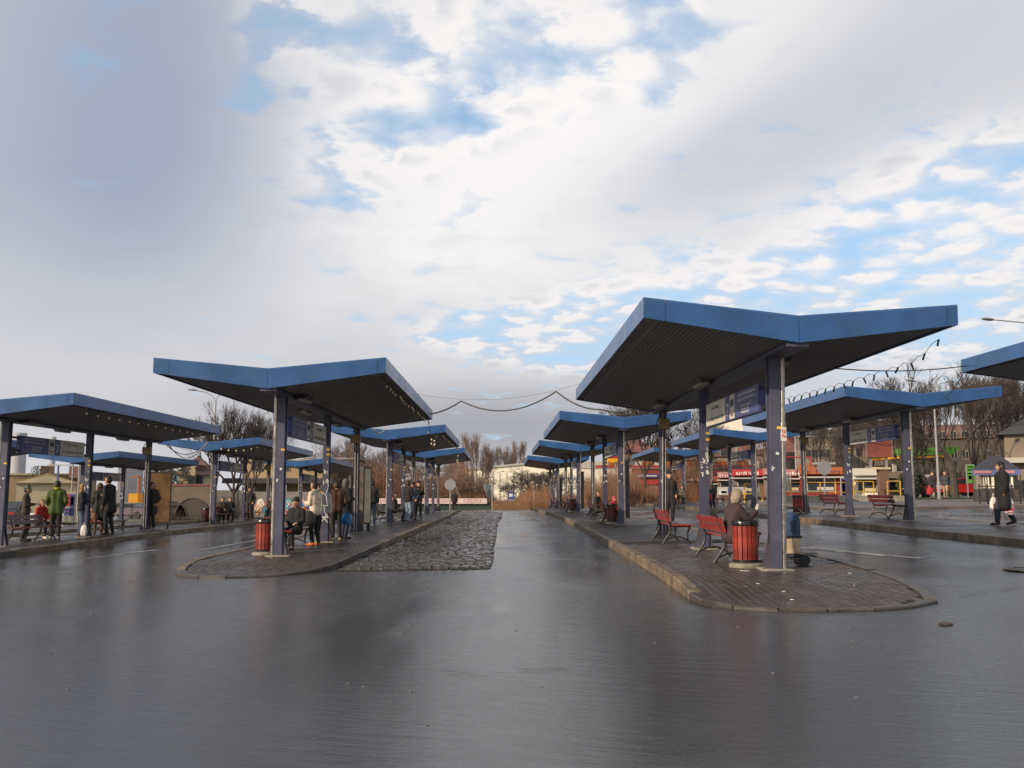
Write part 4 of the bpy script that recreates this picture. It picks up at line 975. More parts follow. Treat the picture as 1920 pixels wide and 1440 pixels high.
building('apartment_block', 'large house with a broad dull red roof right of the near column', 'apartment block', 1452, 1500, 848, 160, 16, 'wall_dark', 2, 5, 1.0, 1.3, z0=3.4, dz=3.2, roof='hip', roofm='roof_red', rh=4.6)
building('apartment_block', 'tan block of flats with grouped white windows behind the right sign board', 'apartment block', 1496, 1566, 820, 135, 14, 'wall_beige', 3, 4, 1.1, 1.3, z0=3.0, dz=3.0, roof='flat', roofm='wall_grey')
building('apartment_block', 'brown block of flats directly behind the red brown billboard', 'apartment block', 1566, 1700, 808, 150, 14, 'wall_stucco', 3, 7, 1.0, 1.4, z0=3.4, dz=3.2, roof='hip', roofm='roof_dark', rh=2.2)
building('apartment_block', 'long dark brick block behind the big bare trees at right', 'apartment block', 1704, 1905, 822, 140, 14, 'wall_dark', 3, 10, .9, 1.3, z0=2.8, dz=3.0, roof='hip', roofm='roof_brown', rh=2.6)
r, W, H = building('corner_house', 'beige building with dark overhanging roof at the right edge', 'building', 1904, 2010, 812, 62, 12, 'wall_beige', 0, 0, roof='hip', roofm='roof_dark', rh=1.6)
MB().box((0, -.5, zat(862, 62)-r.location.z), (W, 1.0, .35)).build('canopy_slab', 'frame_white', r)
MB().box((0, -.08, .95), (W-.6, .06, 1.3)).build('shop_window', 'glass_dark', r)
r.rotation_euler = (0, 0, R(-31)); r.location.x += .3; r.location.y += 1.
# white advertising tower behind
D = 150; o = thing('advertising_wall', 'plain white sunlit board high behind the sign 7 panel', 'billboard', (xat(1361, D), D, gz(35, D)))
MB().box((0, 0, zat(800, D)-o.location.z), (xat(1390, D)-xat(1322, D), .8, 4.2)).build('board', 'wall_white', o)
for s in (-2, 2): MB().tube([(s, .3, 0), (s, .3, zat(812, D)-o.location.z)], .18, 8).build('post', 'pole_grey', o)
# --- kiosks and yellow barrier
def kiosk(px0, px1, ytop, ybase, D, label, body, awn, text=None, tm='letter_white', depth=3.):
    x0, x1 = xat(px0, D), xat(px1, D); zb = zat(ybase, D); r = thing('kiosk', label, 'kiosk', ((x0+x1)/2, D, zb), group='row of market kiosks'); W = x1-x0; H = zat(ytop, D)-zb; r.rotation_euler = (0, 0, -math.atan(((px0+px1)/2-960)/1716)*.9)
    MB().box((0, depth/2, H/2), (W, depth, H)).build('wall', body, r)
    MB().box((0, -.35, H-.26), (W+.1, .7, .48)).build('sign_fascia', awn, r)
    MB().box((0, -.45, H-.72), (W+.2, 1.0, .10)).build('awning', 'frame_white', r)
    n = max(1, int(W/1.8))
    for i in range(n):
        x = -W/2+(i+.5)*W/n; f = MB().box((x, -.03, H*.45), (W/n*.72, .08, H*.42)).build('window', 'frame_white', r); MB().box((x, -.08, H*.45), (W/n*.64, .04, H*.36)).build('pane', 'glass_dark', f)
        if i % 2 == 0: MB().box((x+W/n*.1, -.13, H*.33), (W/n*.4, .06, H*.1)).build('goods', random.choice(['wall_cream', 'pinkish', 'wall_brown', 'frame_white']), r)
        MB().box((x+W/n*.5, -.06, H*.36), (.14, .12, H*.72)).build('jamb', random.choice(['frame_white', 'sign_orange', 'sign_red', 'wall_cream']), r)
    if text and len(text) > 8: lettering('lettering', text, .42, M[tm], r, (0, -.72, H-.32), (R(90), 0, 0), sx_=1.15)
    elif text:                             # lettering too far off to read: brushed strokes of a script sign
        b = MB(); rk = random.Random(px0); x = -W*.36
        while x < W*.36: hh = rk.uniform(.10, .30); b.box((x, -.715, H-.32+rk.uniform(-.03, .03)), (rk.uniform(.05, .16), .012, hh), ry=rk.uniform(-.4, .4)); x += rk.uniform(.14, .24)
        tag(b.build('sign_script', tm, r), kind='stuff')
    return r, W, H
kiosk(1268, 1346, 893, 940, 86, 'brown kiosk with a pale sign under the far small canopy', 'wall_brown', 'wall_redlight', 'strokes')
kiosk(1348, 1374, 885, 940, 80, 'brown kiosk front left of the pink signed kiosk', 'wall_brown', 'pinkish', 'strokes')
kiosk(1376, 1432, 880, 937, 74, 'kiosk with a bright pink sign and orange door frame', 'wall_grey', 'sign_red', 'strokes')
kiosk(1434, 1474, 878, 936, 72, 'kiosk with white and pink fascia behind the near column', 'wall_grey', 'pinkish', 'strokes')
kiosk(1474, 1504, 880, 935, 70, 'dark red kiosk wall with pink sign plates', 'wall_red', 'pinkish', 'strokes')
r, W, H = kiosk(1504, 1578, 876, 936, 66, 'red kiosk with an orange sign and round emblem', 'wall_red', 'sign_orange', 'Bar  Merkury', 'ink')
b = MB(); o = b.tube([(-W/2+.35+.34*math.cos(a), -.45, H-.15+.34*math.sin(a)) for a in [math.pi*k/8 for k in range(17)]], .11, 8).build('round_emblem', 'sign_orange', r)
MB().box((W*.1, 1.4, H+.28), (W*.55, 2.2, .16)).build('roof_duct', 'pole_grey', r)
o = thing('steel_frame', 'thin red steel frame on top of the red kiosk', 'frame', (xat(1493, 68.2), 68.2, zat(880, 68.2)))
for a_, b_ in (((-.9, 0, 0), (-.9, 0, .9)), ((-.9, 0, .9), (1.2, 0, .9)), ((1.2, 0, .9), (1.2, 0, .2))): MB().tube([a_, b_], .05, 6).build('bar', 'sign_red', o)
kiosk(1604, 1652, 878, 938, 64, 'white kiosk with bright panels below the billboard', 'wall_white', 'frame_white')
kiosk(1654, 1704, 884, 938, 68, 'pale stall beside the pillar below the billboard', 'wall_cream', 'wall_stucco')
r = poster(1578, 1590, 896, 936, 60, 'tall blue advert with an orange bottle beside the red kiosk', [(.02, .98, .02, .98, 'sign_blue'), (.2, .8, .2, .9, 'frame_white'), (.35, .65, .3, .75, 'sign_orange')])
poster(1346, 1400, 913, 928, 58, 'wide white advertising banner on the yellow railing', [(.05, .3, .1, .7, 'letter_white'), (.12, .3, .2, .5, 'sign_yellow'), (.36, .44, .1, .9, 'wall_blue'), (.55, .72, .45, .9, 'haze_grey'), (.76, .93, .45, .9, 'haze_grey'), (.5, .96, .08, .3, 'sign_yellow')])
def rail(x0, x1, D, label, n):
    z0_ = gz((x0+x1)/2, D)+.12; r = thing('yellow_barrier', label, 'barrier', ((x0+x1)/2, D, z0_), group='yellow pedestrian barriers'); W = x1-x0
    for z_ in (1.15, .55): MB().tube([(-W/2, 0, z_), (W/2, 0, z_)], .026, 6).build('rail', 'yellow_paint', r)
    for i in range(n): MB().tube([(-W/2+i*W/(n-1), 0, 0), (-W/2+i*W/(n-1), 0, 1.17)], .036, 6).build('post', 'yellow_paint', r)
D = 56
rail(xat(1397, D), xat(1430, D), D, 'short yellow barrier right of the white advertising banner', 2)
rail(xat(1455, D), xat(1596, D), D, 'long yellow barrier in front of the red kiosk', 6)
rail(xat(1602, D), xat(1640, D), D, 'yellow barrier below the red brown billboard', 3)
rail(xat(1666, D), xat(1690, D), D, 'short yellow barrier left of the last right column', 2)
D = 54; b = MB(); x0, x1 = xat(1440, D), xat(1700, D); n = 14; r = thing('low_wall', 'low pale concrete wall under the yellow barriers', 'wall', ((x0+x1)/2, D, gz(20, D)+.1))
bm_ = MB().box((0, 0, .18), ((x1-x0)/n-.02, .35, .36)).mesh('block', 'concrete')
for i in range(n): inst('block', bm_, r, (-(x1-x0)/2+(i+.5)*(x1-x0)/n, 0, 0))
# billboard
D = 70; o = thing('billboard', 'plain red brown billboard between the right canopy columns', 'billboard', (xat(1653, D), D, gz(28, D))); zt, zb = zat(812, D)-o.location.z, zat(857, D)-o.location.z
w = xat(1679, D)-xat(1629, D); MB().box((0, 0, (zt+zb)/2), (w, .2, zt-zb)).build('panel', 'billboard_red', o)
for s in (-1, 1): MB().box((s*(w/2-.04), -.12, (zt+zb)/2), (.08, .04, zt-zb)).build('frame', 'wall_grey', o)
for s in (-.6, .6): MB().box((s, .2, zb/2), (.16, .16, zb)).build('post', 'pole_grey', o)
o = thing('pillar', 'brown pillar with a pale cap under the billboard', 'pillar', (xat(1658, 57), 57, gz(24, 57))); MB().box((0, 0, 1.0), (.55, .5, 2.0)).build('shaft', 'wall_brown', o); MB().box((-.1, 0, 2.06), (.95, .7, .14)).build('cap', 'wall_cream', o)
# petrol station canopy
D = 92; zt, zb = zat(838, D), zat(853, D); x0, x1 = xat(1690, D), xat(1808, D)
o = thing('petrol_station_canopy', 'bright green petrol station roof behind the big bare tree', 'petrol station', ((x0+x1)/2, D, gz(40, D))); g0 = o.location.z; W = x1-x0
MB().prism([(-W/2, zt-g0-.9), (W/2-.9, zt-g0-.75), (W/2, zt-g0), (-W/2, zt-g0-.15)], 0, 8).build('fascia', 'sign_green', o); MB().prism([(-W/2+.1, zt-g0-1.15), (W/2-1, zt-g0-1.02), (W/2-.9, zt-g0-.76), (-W/2+.1, zt-g0-.91)], .1, 8).build('underside', 'sign_yellow', o)
for s in (-.32, .0, .3): MB().box((s*W, 4, (zb-g0)/2), (.35, .35, zb-g0)).build('column', 'frame_white', o)
MB().box((0, 10, 1.6), (W*.7, 3, 3.2)).build('shop', 'wall_grey', o)
for i in range(4): MB().box((-W*.25+i*W*.16, 3.5, .8), (.6, .5, 1.6)).build('pump', random.choice(['frame_white', 'sign_green']), o)
poster(1815, 1831, 871, 906, 60, 'green upright price sign by the small lawn', [(0.02, .98, .02, .98, 'sign_green'), (.15, .85, .68, .74, 'sign_red'), (.1, .9, .48, .54, 'letter_white'), (.15, .85, .84, .9, 'sign_red'), (.2, .6, .2, .4, 'sign_orange')])
poster(1736, 1748, 890, 925, 75, 'small white lit board beside the parked dark car', [(.1, .9, .1, .9, 'letter_white')])
# dark tent roofed pavilion
D = 52; x0, x1 = xat(1832, D), xat(1912, D); o = thing('pavilion', 'market pavilion with a dark tent roof and lit stall behind the woman in black', 'pavilion', ((x0+x1)/2, D, gz(28, D)+.1)); g0 = o.location.z; W = x1-x0; zt, ze = zat(855, D)-g0, zat(881, D)-g0
wm('tent_dark', (.035, .033, .05)); b = MB(); b.add([(-W/2, -1.5, ze), (W/2, -1.5, ze), (W/2, 2.5, ze), (-W/2, 2.5, ze), (-W*.12, .5, zt), (W*.12, .5, zt)], [(3, 2, 1, 0), (0, 1, 5, 4), (1, 2, 5), (2, 3, 4, 5), (3, 0, 4)]); b.build('tent_roof', 'tent_dark', o)
MB().box((0, -1.45, ze-.16), (W, .1, .3)).build('sign_fascia', 'wall_blue', o); MB().box((-W*.27, -1.52, ze-.14), (W*.36, .03, .14)).build('sign_plate', 'pinkish', o); MB().box((W*.2, -1.52, ze-.14), (W*.36, .03, .14)).build('sign_plate', 'pinkish', o)
wm('stall_lit', (.80, .76, .62), var=.15, scale=2.)
MB().box((0, 2.3, ze/2), (W-.2, .1, ze)).build('back_wall', 'wall_grey', o)
for i in range(4): MB().box((-W/2+.5+i*(W-1)/3.6+.2, -1.2, ze*.62), ((W-1)/5, .06, ze*.42)).build('lit_panel', 'stall_lit', o)
MB().box((0, -1.25, ze*.19), (W-.1, .4, ze*.38)).build('counter', 'roof_dark', o)
for i in range(5): MB().tube([(-W/2+.05+i*(W-.1)/4, -1.45, 0), (-W/2+.05+i*(W-.1)/4, -1.45, ze)], .035, 6).build('post', 'roof_dark', o)
o.rotation_euler = (0, 0, R(-28))
for k, px in enumerate((1846, 1862, 1876, 1893, 1908)):
    D = 45; t_ = thing('pavement_railing', 'black cast railing section before the pavilion, number %s from its left end' % ('one', 'two', 'three', 'four', 'five')[k], 'railing', (xat(px, D), D, gz(24, D)+.12), group='black railing sections')
    for s in (-.19, .19): MB().tube([(s, 0, 0), (s, 0, .95)], .03, 6).build('post', 'cast_iron', t_)
    for z_ in (.85, .15): MB().tube([(-.2, 0, z_), (.2, 0, z_)], .022, 6).build('rail', 'cast_iron', t_)
    MB().tube([(.14*math.cos(a), 0, .5+.26*math.sin(a)) for a in [math.pi*j/6 for j in range(13)]], .016, 5).build('ring', 'cast_iron', t_)
# grass verge at the right
xs = fr(24, 48, 2.); b = MB(); rows = [[(x, 58+d+(x-24)*.02, gz(x, 58)+.16) for x in xs] for d in (0, 2.5, 6)]
for rr in rows: b.v += rr
nx = len(xs); b.f = [(j*nx+i, j*nx+i+1, (j+1)*nx+i+1, (j+1)*nx+i) for j in range(2) for i in range(nx-1)]; b.mi = [0]*len(b.f); mm('lawn', (.055, .085, .02), .95, 0, .3, 2., bump=.6)
tag(b.build('lawn', 'lawn'), 'small green lawn under the big bare tree', kind='structure')
xs = fr(-36, -17.5, 2.); b = MB(); rows = [[(x, 57+d, gz(x, 57+d)+.08) for x in xs] for d in (0, 2, 5.2)]
for rr in rows: b.v += rr
nx = len(xs); b.f = [(j*nx+i, j*nx+i+1, (j+1)*nx+i+1, (j+1)*nx+i) for j in range(2) for i in range(nx-1)]; b.mi = [0]*len(b.f)
tag(b.build('lawn', 'lawn'), 'narrow grass strip at the foot of the arched wall', kind='structure')
# hill behind
def hill(x0, x1, y, h, name, label, m_):
    xs = fr(x0, x1, (x1-x0)/30); b = MB(); rk = random.Random(int(y)); prof = [h*math.sin(math.pi*(i+.5)/31)**.6*(1+.08*math.sin(i*1.3)+.05*math.sin(i*2.9)) for i in range(31)]
    for d, f in ((0, 0.), (30, .55), (70, 1.), (200, .9)):
        for x, p_ in zip(xs, prof): b.v.append((x, y+d, gz(x, y)-1+p_*f))
    n = len(xs); b.f = [(j*n+i, j*n+i+1, (j+1)*n+i+1, (j+1)*n+i) for j in range(3) for i in range(n-1)]; b.mi = [0]*len(b.f)
    tag(b.build(name, m_, smooth=True), label, kind='structure')
mm('hill_wood', (.13, .095, .075), .95, 0, .3, .05, bump=.4)
hill(20, 230, 215, 17, 'hill', 'low wooded hill behind the houses on the right', 'hill_wood')
hill(-60, 40, 260, 9, 'hill', 'low brown rise behind the white warehouse', 'hill_wood')

# ------------------------------------------------------------------ cars
def car(px, D, rz, paint, label, z_add=0.):
    x = xat(px, D); r = thing('parked_car', label, 'car', (x, D, gz(x, D)+z_add), rz, 'cars around the bus station'); wm(paint[0], paint[1], rough=.25)
    prof = [(-2.05, .35), (-2.1, .62), (-1.95, .86), (-1.35, .95), (-.75, 1.38), (.75, 1.42), (1.45, .98), (1.95, .92), (2.1, .7), (2.08, .35)]
    b = MB(); b.prism(prof, -.82, .82); b.build('body', paint[0], r)
    b = MB(); b.prism([(-1.2, .97), (-.72, 1.31), (.70, 1.35), (1.28, .98)], -.835, .835); b.build('side_window', 'glass_dark', r)
    b = MB(); b.add([(-1.33, -.72, .97), (-1.33, .72, .97), (-.80, .66, 1.36), (-.80, -.66, 1.36)], [(0, 1, 2, 3)]); b.add([(1.44, -.72, 1.0), (1.44, .72, 1.0), (.80, .66, 1.405), (.80, -.66, 1.405)], [(3, 2, 1, 0)]); b.v = [(v[0]*1.012, v[1], v[2]+.01) for v in b.v]; b.build('windscreen', 'glass_dark', r)
    for sx in (-1.3, 1.3):
        for sy in (-.76, .76):
            o = MB().lathe([(.2, -.1), (.31, -.1), (.32, 0), (.31, .1), (.2, .1)], n=16).build('wheel', 'tyre', r, smooth=True); o.location = (sx, sy, .32); o.rotation_euler = (R(90), 0, 0)
            q = MB().lathe([(0, -.08), (.2, -.09), (.2, .09), (0, .08)], n=12).build('rim', 'pole_grey', o)
    for sy in (-.6, .6): MB().box((-2.08, sy, .68), (.06, .34, .15)).build('headlight', 'frame_white', r); MB().box((2.08, sy, .74), (.06, .3, .14)).build('tail_light', 'sign_red', r)
    return r
car(1716, 66, R(60), ('car_maroon', (.16, .01, .02)), 'dark red car driving by behind the last right column', .1)
car(1822, 78, R(15), ('car_silver', (.35, .37, .40)), 'silver car parked behind the big bare tree', .1)
car(1700, 84, R(20), ('car_black', (.02, .02, .025)), 'black car half hidden behind the dark red car', .1)
car(1802, 70, R(10), ('car_red', (.45, .02, .02)), 'small red car beside the tree trunk', .1)
car(18, 55, R(-75), ('car_darkblue', (.05, .06, .08)), 'dark car with bright headlights at the left edge')
car(243, 84, R(170), ('car_grey', (.15, .12, .14)), 'small dark car beside the yellow loader')
# ------------------------------------------------------------------ street lamps
def street_lamp(px, D, top, label, arms, head_dx=None, base=None):
    x = xat(px, D); g = gz(x, D); H = zat(top, D)-g; r = thing('street_lamp', label, 'street lamp', (x, D, g), group='tall street lamps')
    MB().tube([(0, 0, 0), (0, 0, 1.2), (0, 0, 1.25), (0, 0, H-.8)], [.11, .10, .075, .055], 8).build('pole', 'pole_grey', r, smooth=True)
    for dx, dy in arms:
        a = MB(); a.tube([(0, 0, H-.85), (dx*.15, dy*.15, H-.5), (dx*.5, dy*.5, H-.22), (dx, dy, H-.10)], .03, 6); o = a.build('arm', 'pole_grey', r)
        u = Vector((dx, dy, 0)).normalized(); hd = MB(); hd.lathe([(0, -.06), (.10, -.05), (.15, .0), (.11, .07), (0, .10)], n=12, sc=(2.2, 1.)); q = hd.build('lamp_head', 'pole_grey', o, smooth=True); q.location = (dx*1.12, dy*1.12, H-.07); q.rotation_euler = (0, R(-6), math.atan2(dy, dx))
    return r
street_lamp(397, 60, 729, 'tall double armed street lamp behind the left canopies', [(-1.4, 0), (.5, 1.2)])
street_lamp(1762, 58, 712, 'double armed street lamp in front of the big bare tree', [(-1.3, -.1), (1.1, .3)])
street_lamp(1992, 43, 596, 'street lamp whose head reaches in at the right edge', [(-2.6, 0)])
street_lamp(1107+0, 150, 881, 'small far street lamp before the white warehouse', [(-1.2, 0), (1.2, 0)]) if False else street_lamp(926, 150, 883, 'small far street lamp before the white warehouse', [(-1.3, 0), (1.3, 0)])
street_lamp(1495, 75, 800, 'thin street lamp behind the kiosks right of the near column', [(-1.0, 0)])
for px, D, yt in ((133, 80, 846), (145, 82, 869), (105, 58, 872)):
    x = xat(px, D); g = gz(x, D); r = thing('utility_pole', {133: 'thin tall pole in the middle over the cream hall', 145: 'shorter thin pole right of the tall one over the cream hall', 105: 'dark pole with a crossbar above the green jacket'}[px], 'pole', (x, D, g)); H = zat(yt, D)-g
    MB().tube([(0, 0, 0), (0, 0, H)], .06, 6).build('shaft', 'pole_grey' if px != 105 else 'wall_blue', r)
    if px == 105: MB().box((.1, 0, H), (1.6, .08, .08)).build('crossbar', 'pole_grey', r)

# ------------------------------------------------------------------ trees
def seg(b, p, q, r0, r1, n=3):
    d = (q-p); t = d.normalized(); a = t.orthogonal().normalized(); c = t.cross(a); vs = []
    for P_, r in ((p, r0), (q, r1)):
        for j in range(n): an = 2*math.pi*j/n; vs.append(P_+(a*math.cos(an)+c*math.sin(an))*r)
    b.add(vs, [(j, (j+1) % n, n+(j+1) % n, n+j) for j in range(n)])
def tree_mesh(seed, H, spread=.5, trunk_h=.28, r0=.16, levels=6, up=.35, kids=(3, 4), pollard=False, crook=.25, minr=.008):
    rk = random.Random(seed); tb, cb = MB(), MB()
    def rv(): return Vector((rk.gauss(0, 1), rk.gauss(0, 1), rk.gauss(0, 1)))
    def grow(p, d, L, r, lev):
        n = 3 if lev < 3 else 2; q = p
        for i in range(n):
            d2 = (d+rv()*crook*.5+Vector((0, 0, up*.25))).normalized(); q2 = q+d2*L/n; ra, rb = r*(1-.35*i/n), r*(1-.35*(i+1)/n)
            seg(tb if lev < 2 else cb, q, q2, max(ra, minr), max(rb, minr), 6 if lev < 2 else (4 if lev < 3 else 3)); q, d = q2, d2
            if lev >= 2 and lev < levels and rk.random() < .55:
                dd = (d+rv()*spread*.9).normalized(); grow(q, dd, L*rk.uniform(.45, .65), r*.45, lev+1)
        if lev >= levels: return
        k = rk.randint(*kids)
        for i in range(k):
            s_ = rv(); s_ -= d*s_.dot(d); s_ = s_.normalized() if s_.length > .01 else d.orthogonal(); dd = (d+s_*spread*rk.uniform(.6, 1.5)+Vector((0, 0, up*.3))).normalized()
            grow(q, dd, L*rk.uniform(.55, .78), r*.60, lev+1)
    p = Vector((0, 0, -.1)); d = Vector((rk.uniform(-.05, .05), rk.uniform(-.05, .05), 1)).normalized(); q = p
    n = 4
    for i in range(n):
        q2 = q+(d+rv()*.04).normalized()*(H*trunk_h/n); seg(tb, q, q2, r0*(1.25-.12*i), r0*(1.25-.12*(i+1)), 8); q = q2
    for i in range(rk.randint(4, 5) if kids[1] > 3 else 3):
        a = i*2*math.pi/4.5+rk.uniform(-.4, .4); dd = Vector((math.cos(a)*spread*1.3, math.sin(a)*spread*1.3, rk.uniform(.8, 1.5))).normalized(); grow(q-Vector((0, 0, rk.uniform(0, H*.06))), dd, H*rk.uniform(.24, .32), r0*.62, 1)
    zmax = float(np.percentile([v[2] for v in cb.v], 98.5)); k = H/zmax
    for b in (tb, cb): b.v = [(v[0]*k, v[1]*k, v[2]*k) for v in b.v]
    return tb.mesh('trunk', 'bark', True), cb.mesh('crown', 'twig')
TM = [tree_mesh(11, 10, .55, .30, .22, 6, .3, kids=(3, 3), minr=.0042), tree_mesh(23, 10, .45, .30, .16, 6, .5, kids=(2, 4), minr=.0042), tree_mesh(35, 10, .32, .28, .14, 6, .9, kids=(2, 4), crook=.15, minr=.0042), tree_mesh(47, 10, .62, .22, .20, 5, .25, crook=.4)]
FARM = []
def tree(px, ybase, ytop, D, k, label, rz=0., w=1., cat='tree', name='bare_tree'):
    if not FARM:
        for a_, c_ in TM: q_ = c_.copy(); q_.name = 'crown'; q_.materials[0] = M['twig_hazed']; FARM.append(q_)
    x = xat(px, D); g = gz(x, D); H = zat(ytop, D)-g; r = thing(name, label, cat, (x, D, g), rz, 'bare winter trees')
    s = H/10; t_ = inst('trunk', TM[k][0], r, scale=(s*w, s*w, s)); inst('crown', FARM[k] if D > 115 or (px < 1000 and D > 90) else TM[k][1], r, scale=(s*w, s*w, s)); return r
tree(1790, 0, 692, 64, 0, 'biggest bare tree on the lawn right of the last canopy column', .4, 1.25)
tree(1700, 0, 748, 84, 1, 'bare tree behind the last column of the right canopy', 1.2, 1.1)
tree(1860, 0, 705, 84, 2, 'tall bare tree right of the biggest one', 2.0, 1.2)
tree(1903, 0, 712, 80, 1, 'tall bare tree at the right edge above the pavilion', 3.0, 1.1)
tree(1828, 0, 722, 92, 2, 'slender bare tree close behind the biggest one', .8, 1.)
tree(1755, 0, 735, 96, 2, 'slender bare tree left of the biggest one', 4.1, 1.)
tree(1930, 0, 700, 96, 3, 'bare tree cut by the right edge', 4.8, 1.)
tree(1610, 0, 790, 95, 1, 'bare tree with pale trunk behind the sign board of the right canopy', .1, .9)
tree(1585, 0, 800, 110, 2, 'thin bare tree between the block of flats and the billboard', 2.1, .9)
tree(1705, 0, 800, 76, 3, 'bare tree right of the red brown billboard', 5.1, .8)
tree(1210, 0, 742, 92, 1, 'bare tree rising behind the second right canopy, left one', .6, 1.)
tree(1262, 0, 756, 88, 0, 'bare tree rising right of the ribbed column', 3.2, .9)
tree(1168, 0, 770, 105, 2, 'bare tree behind the columns of the second right canopy', 1.7, 1.)
tree(1300, 0, 790, 110, 3, 'low bare tree behind the far small canopy', 2.9, 1.)
tree(436, 0, 768, 58, 1, 'crooked bare tree behind the canopy left of the near bin', .9, 1.1)
tree(474, 0, 780, 62, 1, 'second crooked bare tree in front of the tan building', 2.4, .95)
tree(402, 0, 800, 66, 2, 'bare tree beside the tall lamp at the gabled house', 4.0, .9)
tree(882, 0, 815, 98, 2, 'slender bare tree alone right of the far left canopies', .5, .9)
tree(898, 0, 832, 104, 2, 'thin bare tree just right of the slender one', 2.5, .8)
tree(913, 0, 852, 110, 1, 'small bare tree in front of the white warehouse', 1.5, .9)
for i, (px, yt, D, k) in enumerate(((630, 838, 120, 1), (655, 826, 130, 2), (690, 832, 120, 0), (716, 845, 118, 1), (930, 842, 215, 2), (945, 838, 220, 2), (958, 848, 210, 1), (970, 828, 230, 2), (846, 862, 190, 1), (865, 850, 200, 2), (985, 860, 215, 1))):
    lab = ['leftmost bare tree of the thicket beyond the green fence', 'tall bare tree second from left in the thicket', 'broad bare tree above the reddish thicket', 'bare tree by the first column of the second canopy', 'far bare poplar at the left of the cluster over the warehouse', 'far bare poplar in the middle of the cluster over the warehouse', 'lower far tree right of the middle poplars', 'tallest far poplar, right end of the cluster', 'hazy far tree left of the slender trees', 'far tree behind the slender bare tree', 'low far tree just left of the right canopies'][i]
    tree(px, 0, yt, D, k, lab, i*1.3, 1.15 if D < 150 else .8)
for i, (px, yt, D, k) in enumerate(((1440, 815, 120, 1), (1545, 800, 112, 1), (1640, 772, 100, 2), (1672, 768, 108, 1), (1730, 728, 88, 2), (1775, 716, 104, 2), (1880, 715, 92, 1), (1845, 730, 74, 2), (1330, 812, 120, 1), (1905, 745, 70, 2))):
    tree(px, 0, yt, D, k, ['bare tree left of the near column over the kiosks', 'bare tree before the tan block of flats', 'thin tree showing over the billboard, left one', 'thin tree showing over the billboard, right one', 'bare tree over the last column of the right canopy', 'tall thin tree behind the lamp by the big tree', 'bare tree over the pavilion roof', 'slim tree just right of the big trunk', 'bare tree over the brown house behind the kiosks', 'slim bare tree before the corner house'][i], i*1.7+.4, 1.)
# evergreen behind the far left canopy
def evergreen(px, D, yt, w, label, seed):
    rk = random.Random(seed); x = xat(px, D); g = gz(x, D); H = zat(yt, D)-g; r = thing('evergreen_tree', label, 'tree', (x, D, g)); MB().tube([(0, 0, 0), (0, 0, H*.7)], [.2, .08], 6).build('trunk', 'bark', r)
    b = MB()
    for i in range(2600):
        u = rk.random(); a = rk.uniform(0, 6.28); zz = H*(.12+.88*u); rr = w*(math.sin(math.pi*min(1, .15+.85*(1-u)))**.5)*(.55+.45*rk.random())*(.8+.3*math.sin(a*3+zz)); c = Vector((rr*math.cos(a), rr*math.sin(a), zz)); s = rk.uniform(.08, .2)
        v1, v2 = Vector((rk.gauss(0, 1), rk.gauss(0, 1), rk.gauss(0, 1))).normalized()*s, Vector((rk.gauss(0, 1), rk.gauss(0, 1), rk.gauss(0, 1))).normalized()*s
        b.add([c, c+v1, c+v2], [(0, 1, 2)])
    tag(b.build('crown', 'evergreen', r), kind='stuff')
evergreen(322, 78, 872, 2.3, 'dark evergreen left of the gabled house', 1)
evergreen(308, 80, 882, 1.8, 'lower dark evergreen at the end of the arched wall', 2)
evergreen(75, 112, 874, 1.6, 'dark round tree on the skyline above the cream hall', 3)
evergreen(1712, 62, 888, 1.0, 'small dark bush tree left of the white lit board', 4)
# reddish thicket and reeds: stems nobody could count
def thicket(name, label, spec, m_, seed, thick=.012):
    rk = random.Random(seed); b = MB()
    for px0, px1, D0, D1, h0, h1, n, lean in spec:
        for i in range(n):
            D = rk.uniform(D0, D1); px = rk.uniform(px0, px1); x = xat(px, D); g = gz(x, D)-.05; env = .72+.28*math.sin(px*.045+math.sin(px*.11))
            h = rk.uniform(h0, h1)*env; p = Vector((x, D, g)); d = Vector((rk.gauss(0, lean), rk.gauss(0, lean), 1)).normalized(); t = thick*D/80*rk.uniform(.7, 1.4)
            q = p+d*h*.5; d2 = (d+Vector((rk.gauss(0, lean), rk.gauss(0, lean), .2))).normalized(); e = q+d2*h*.5
            seg(b, p, q, t, t*.8); seg(b, q, e, t*.8, t*.25)
            if h > 2.2:
                for k in range(3):
                    u = rk.uniform(.3, .95); o = p.lerp(q, u*2) if u < .5 else q.lerp(e, u*2-1); dd = (d2+Vector((rk.gauss(0, .5), rk.gauss(0, .5), .3))).normalized(); seg(b, o, o+dd*h*rk.uniform(.12, .3), t*.5, t*.2)
    tag(b.build(name, m_), label, kind='stuff')
thicket('thicket', 'tall reddish brown thicket of bare willow stems beyond the fence', [(600, 880, 94, 112, 2.6, 6.2, 5200, .10), (870, 930, 96, 110, 1.6, 3.6, 900, .12), (1090, 1260, 78, 100, 1.4, 3.4, 3600, .14), (1180, 1330, 66, 80, 1.2, 3.0, 1500, .2)], 'twig_red', 3)
thicket('reeds', 'orange brown dry reeds beside the end of the lane', [(700, 930, 90, 97, .8, 1.9, 2600, .06), (925, 1120, 74, 92, .7, 2.0, 5200, .07), (990, 1140, 80, 96, 1.2, 2.5, 1800, .12)], 'reed', 5, .010)
thicket('undergrowth', 'dense brown undergrowth behind the reeds and thicket', [(600, 870, 100, 135, 1.5, 5.0, 4000, .2), (870, 1140, 95, 125, .8, 2.6, 2500, .25), (1090, 1300, 88, 110, 1.5, 4.2, 2500, .2)], 'twig_red2', 8, .016)
thicket('brush', 'brown brush around the houses on the right hillside', [(1290, 1920, 100, 132, 1.2, 6.5, 6500, .25), (1480, 1620, 80, 100, .8, 3., 900, .3)], 'twig', 9, .013)
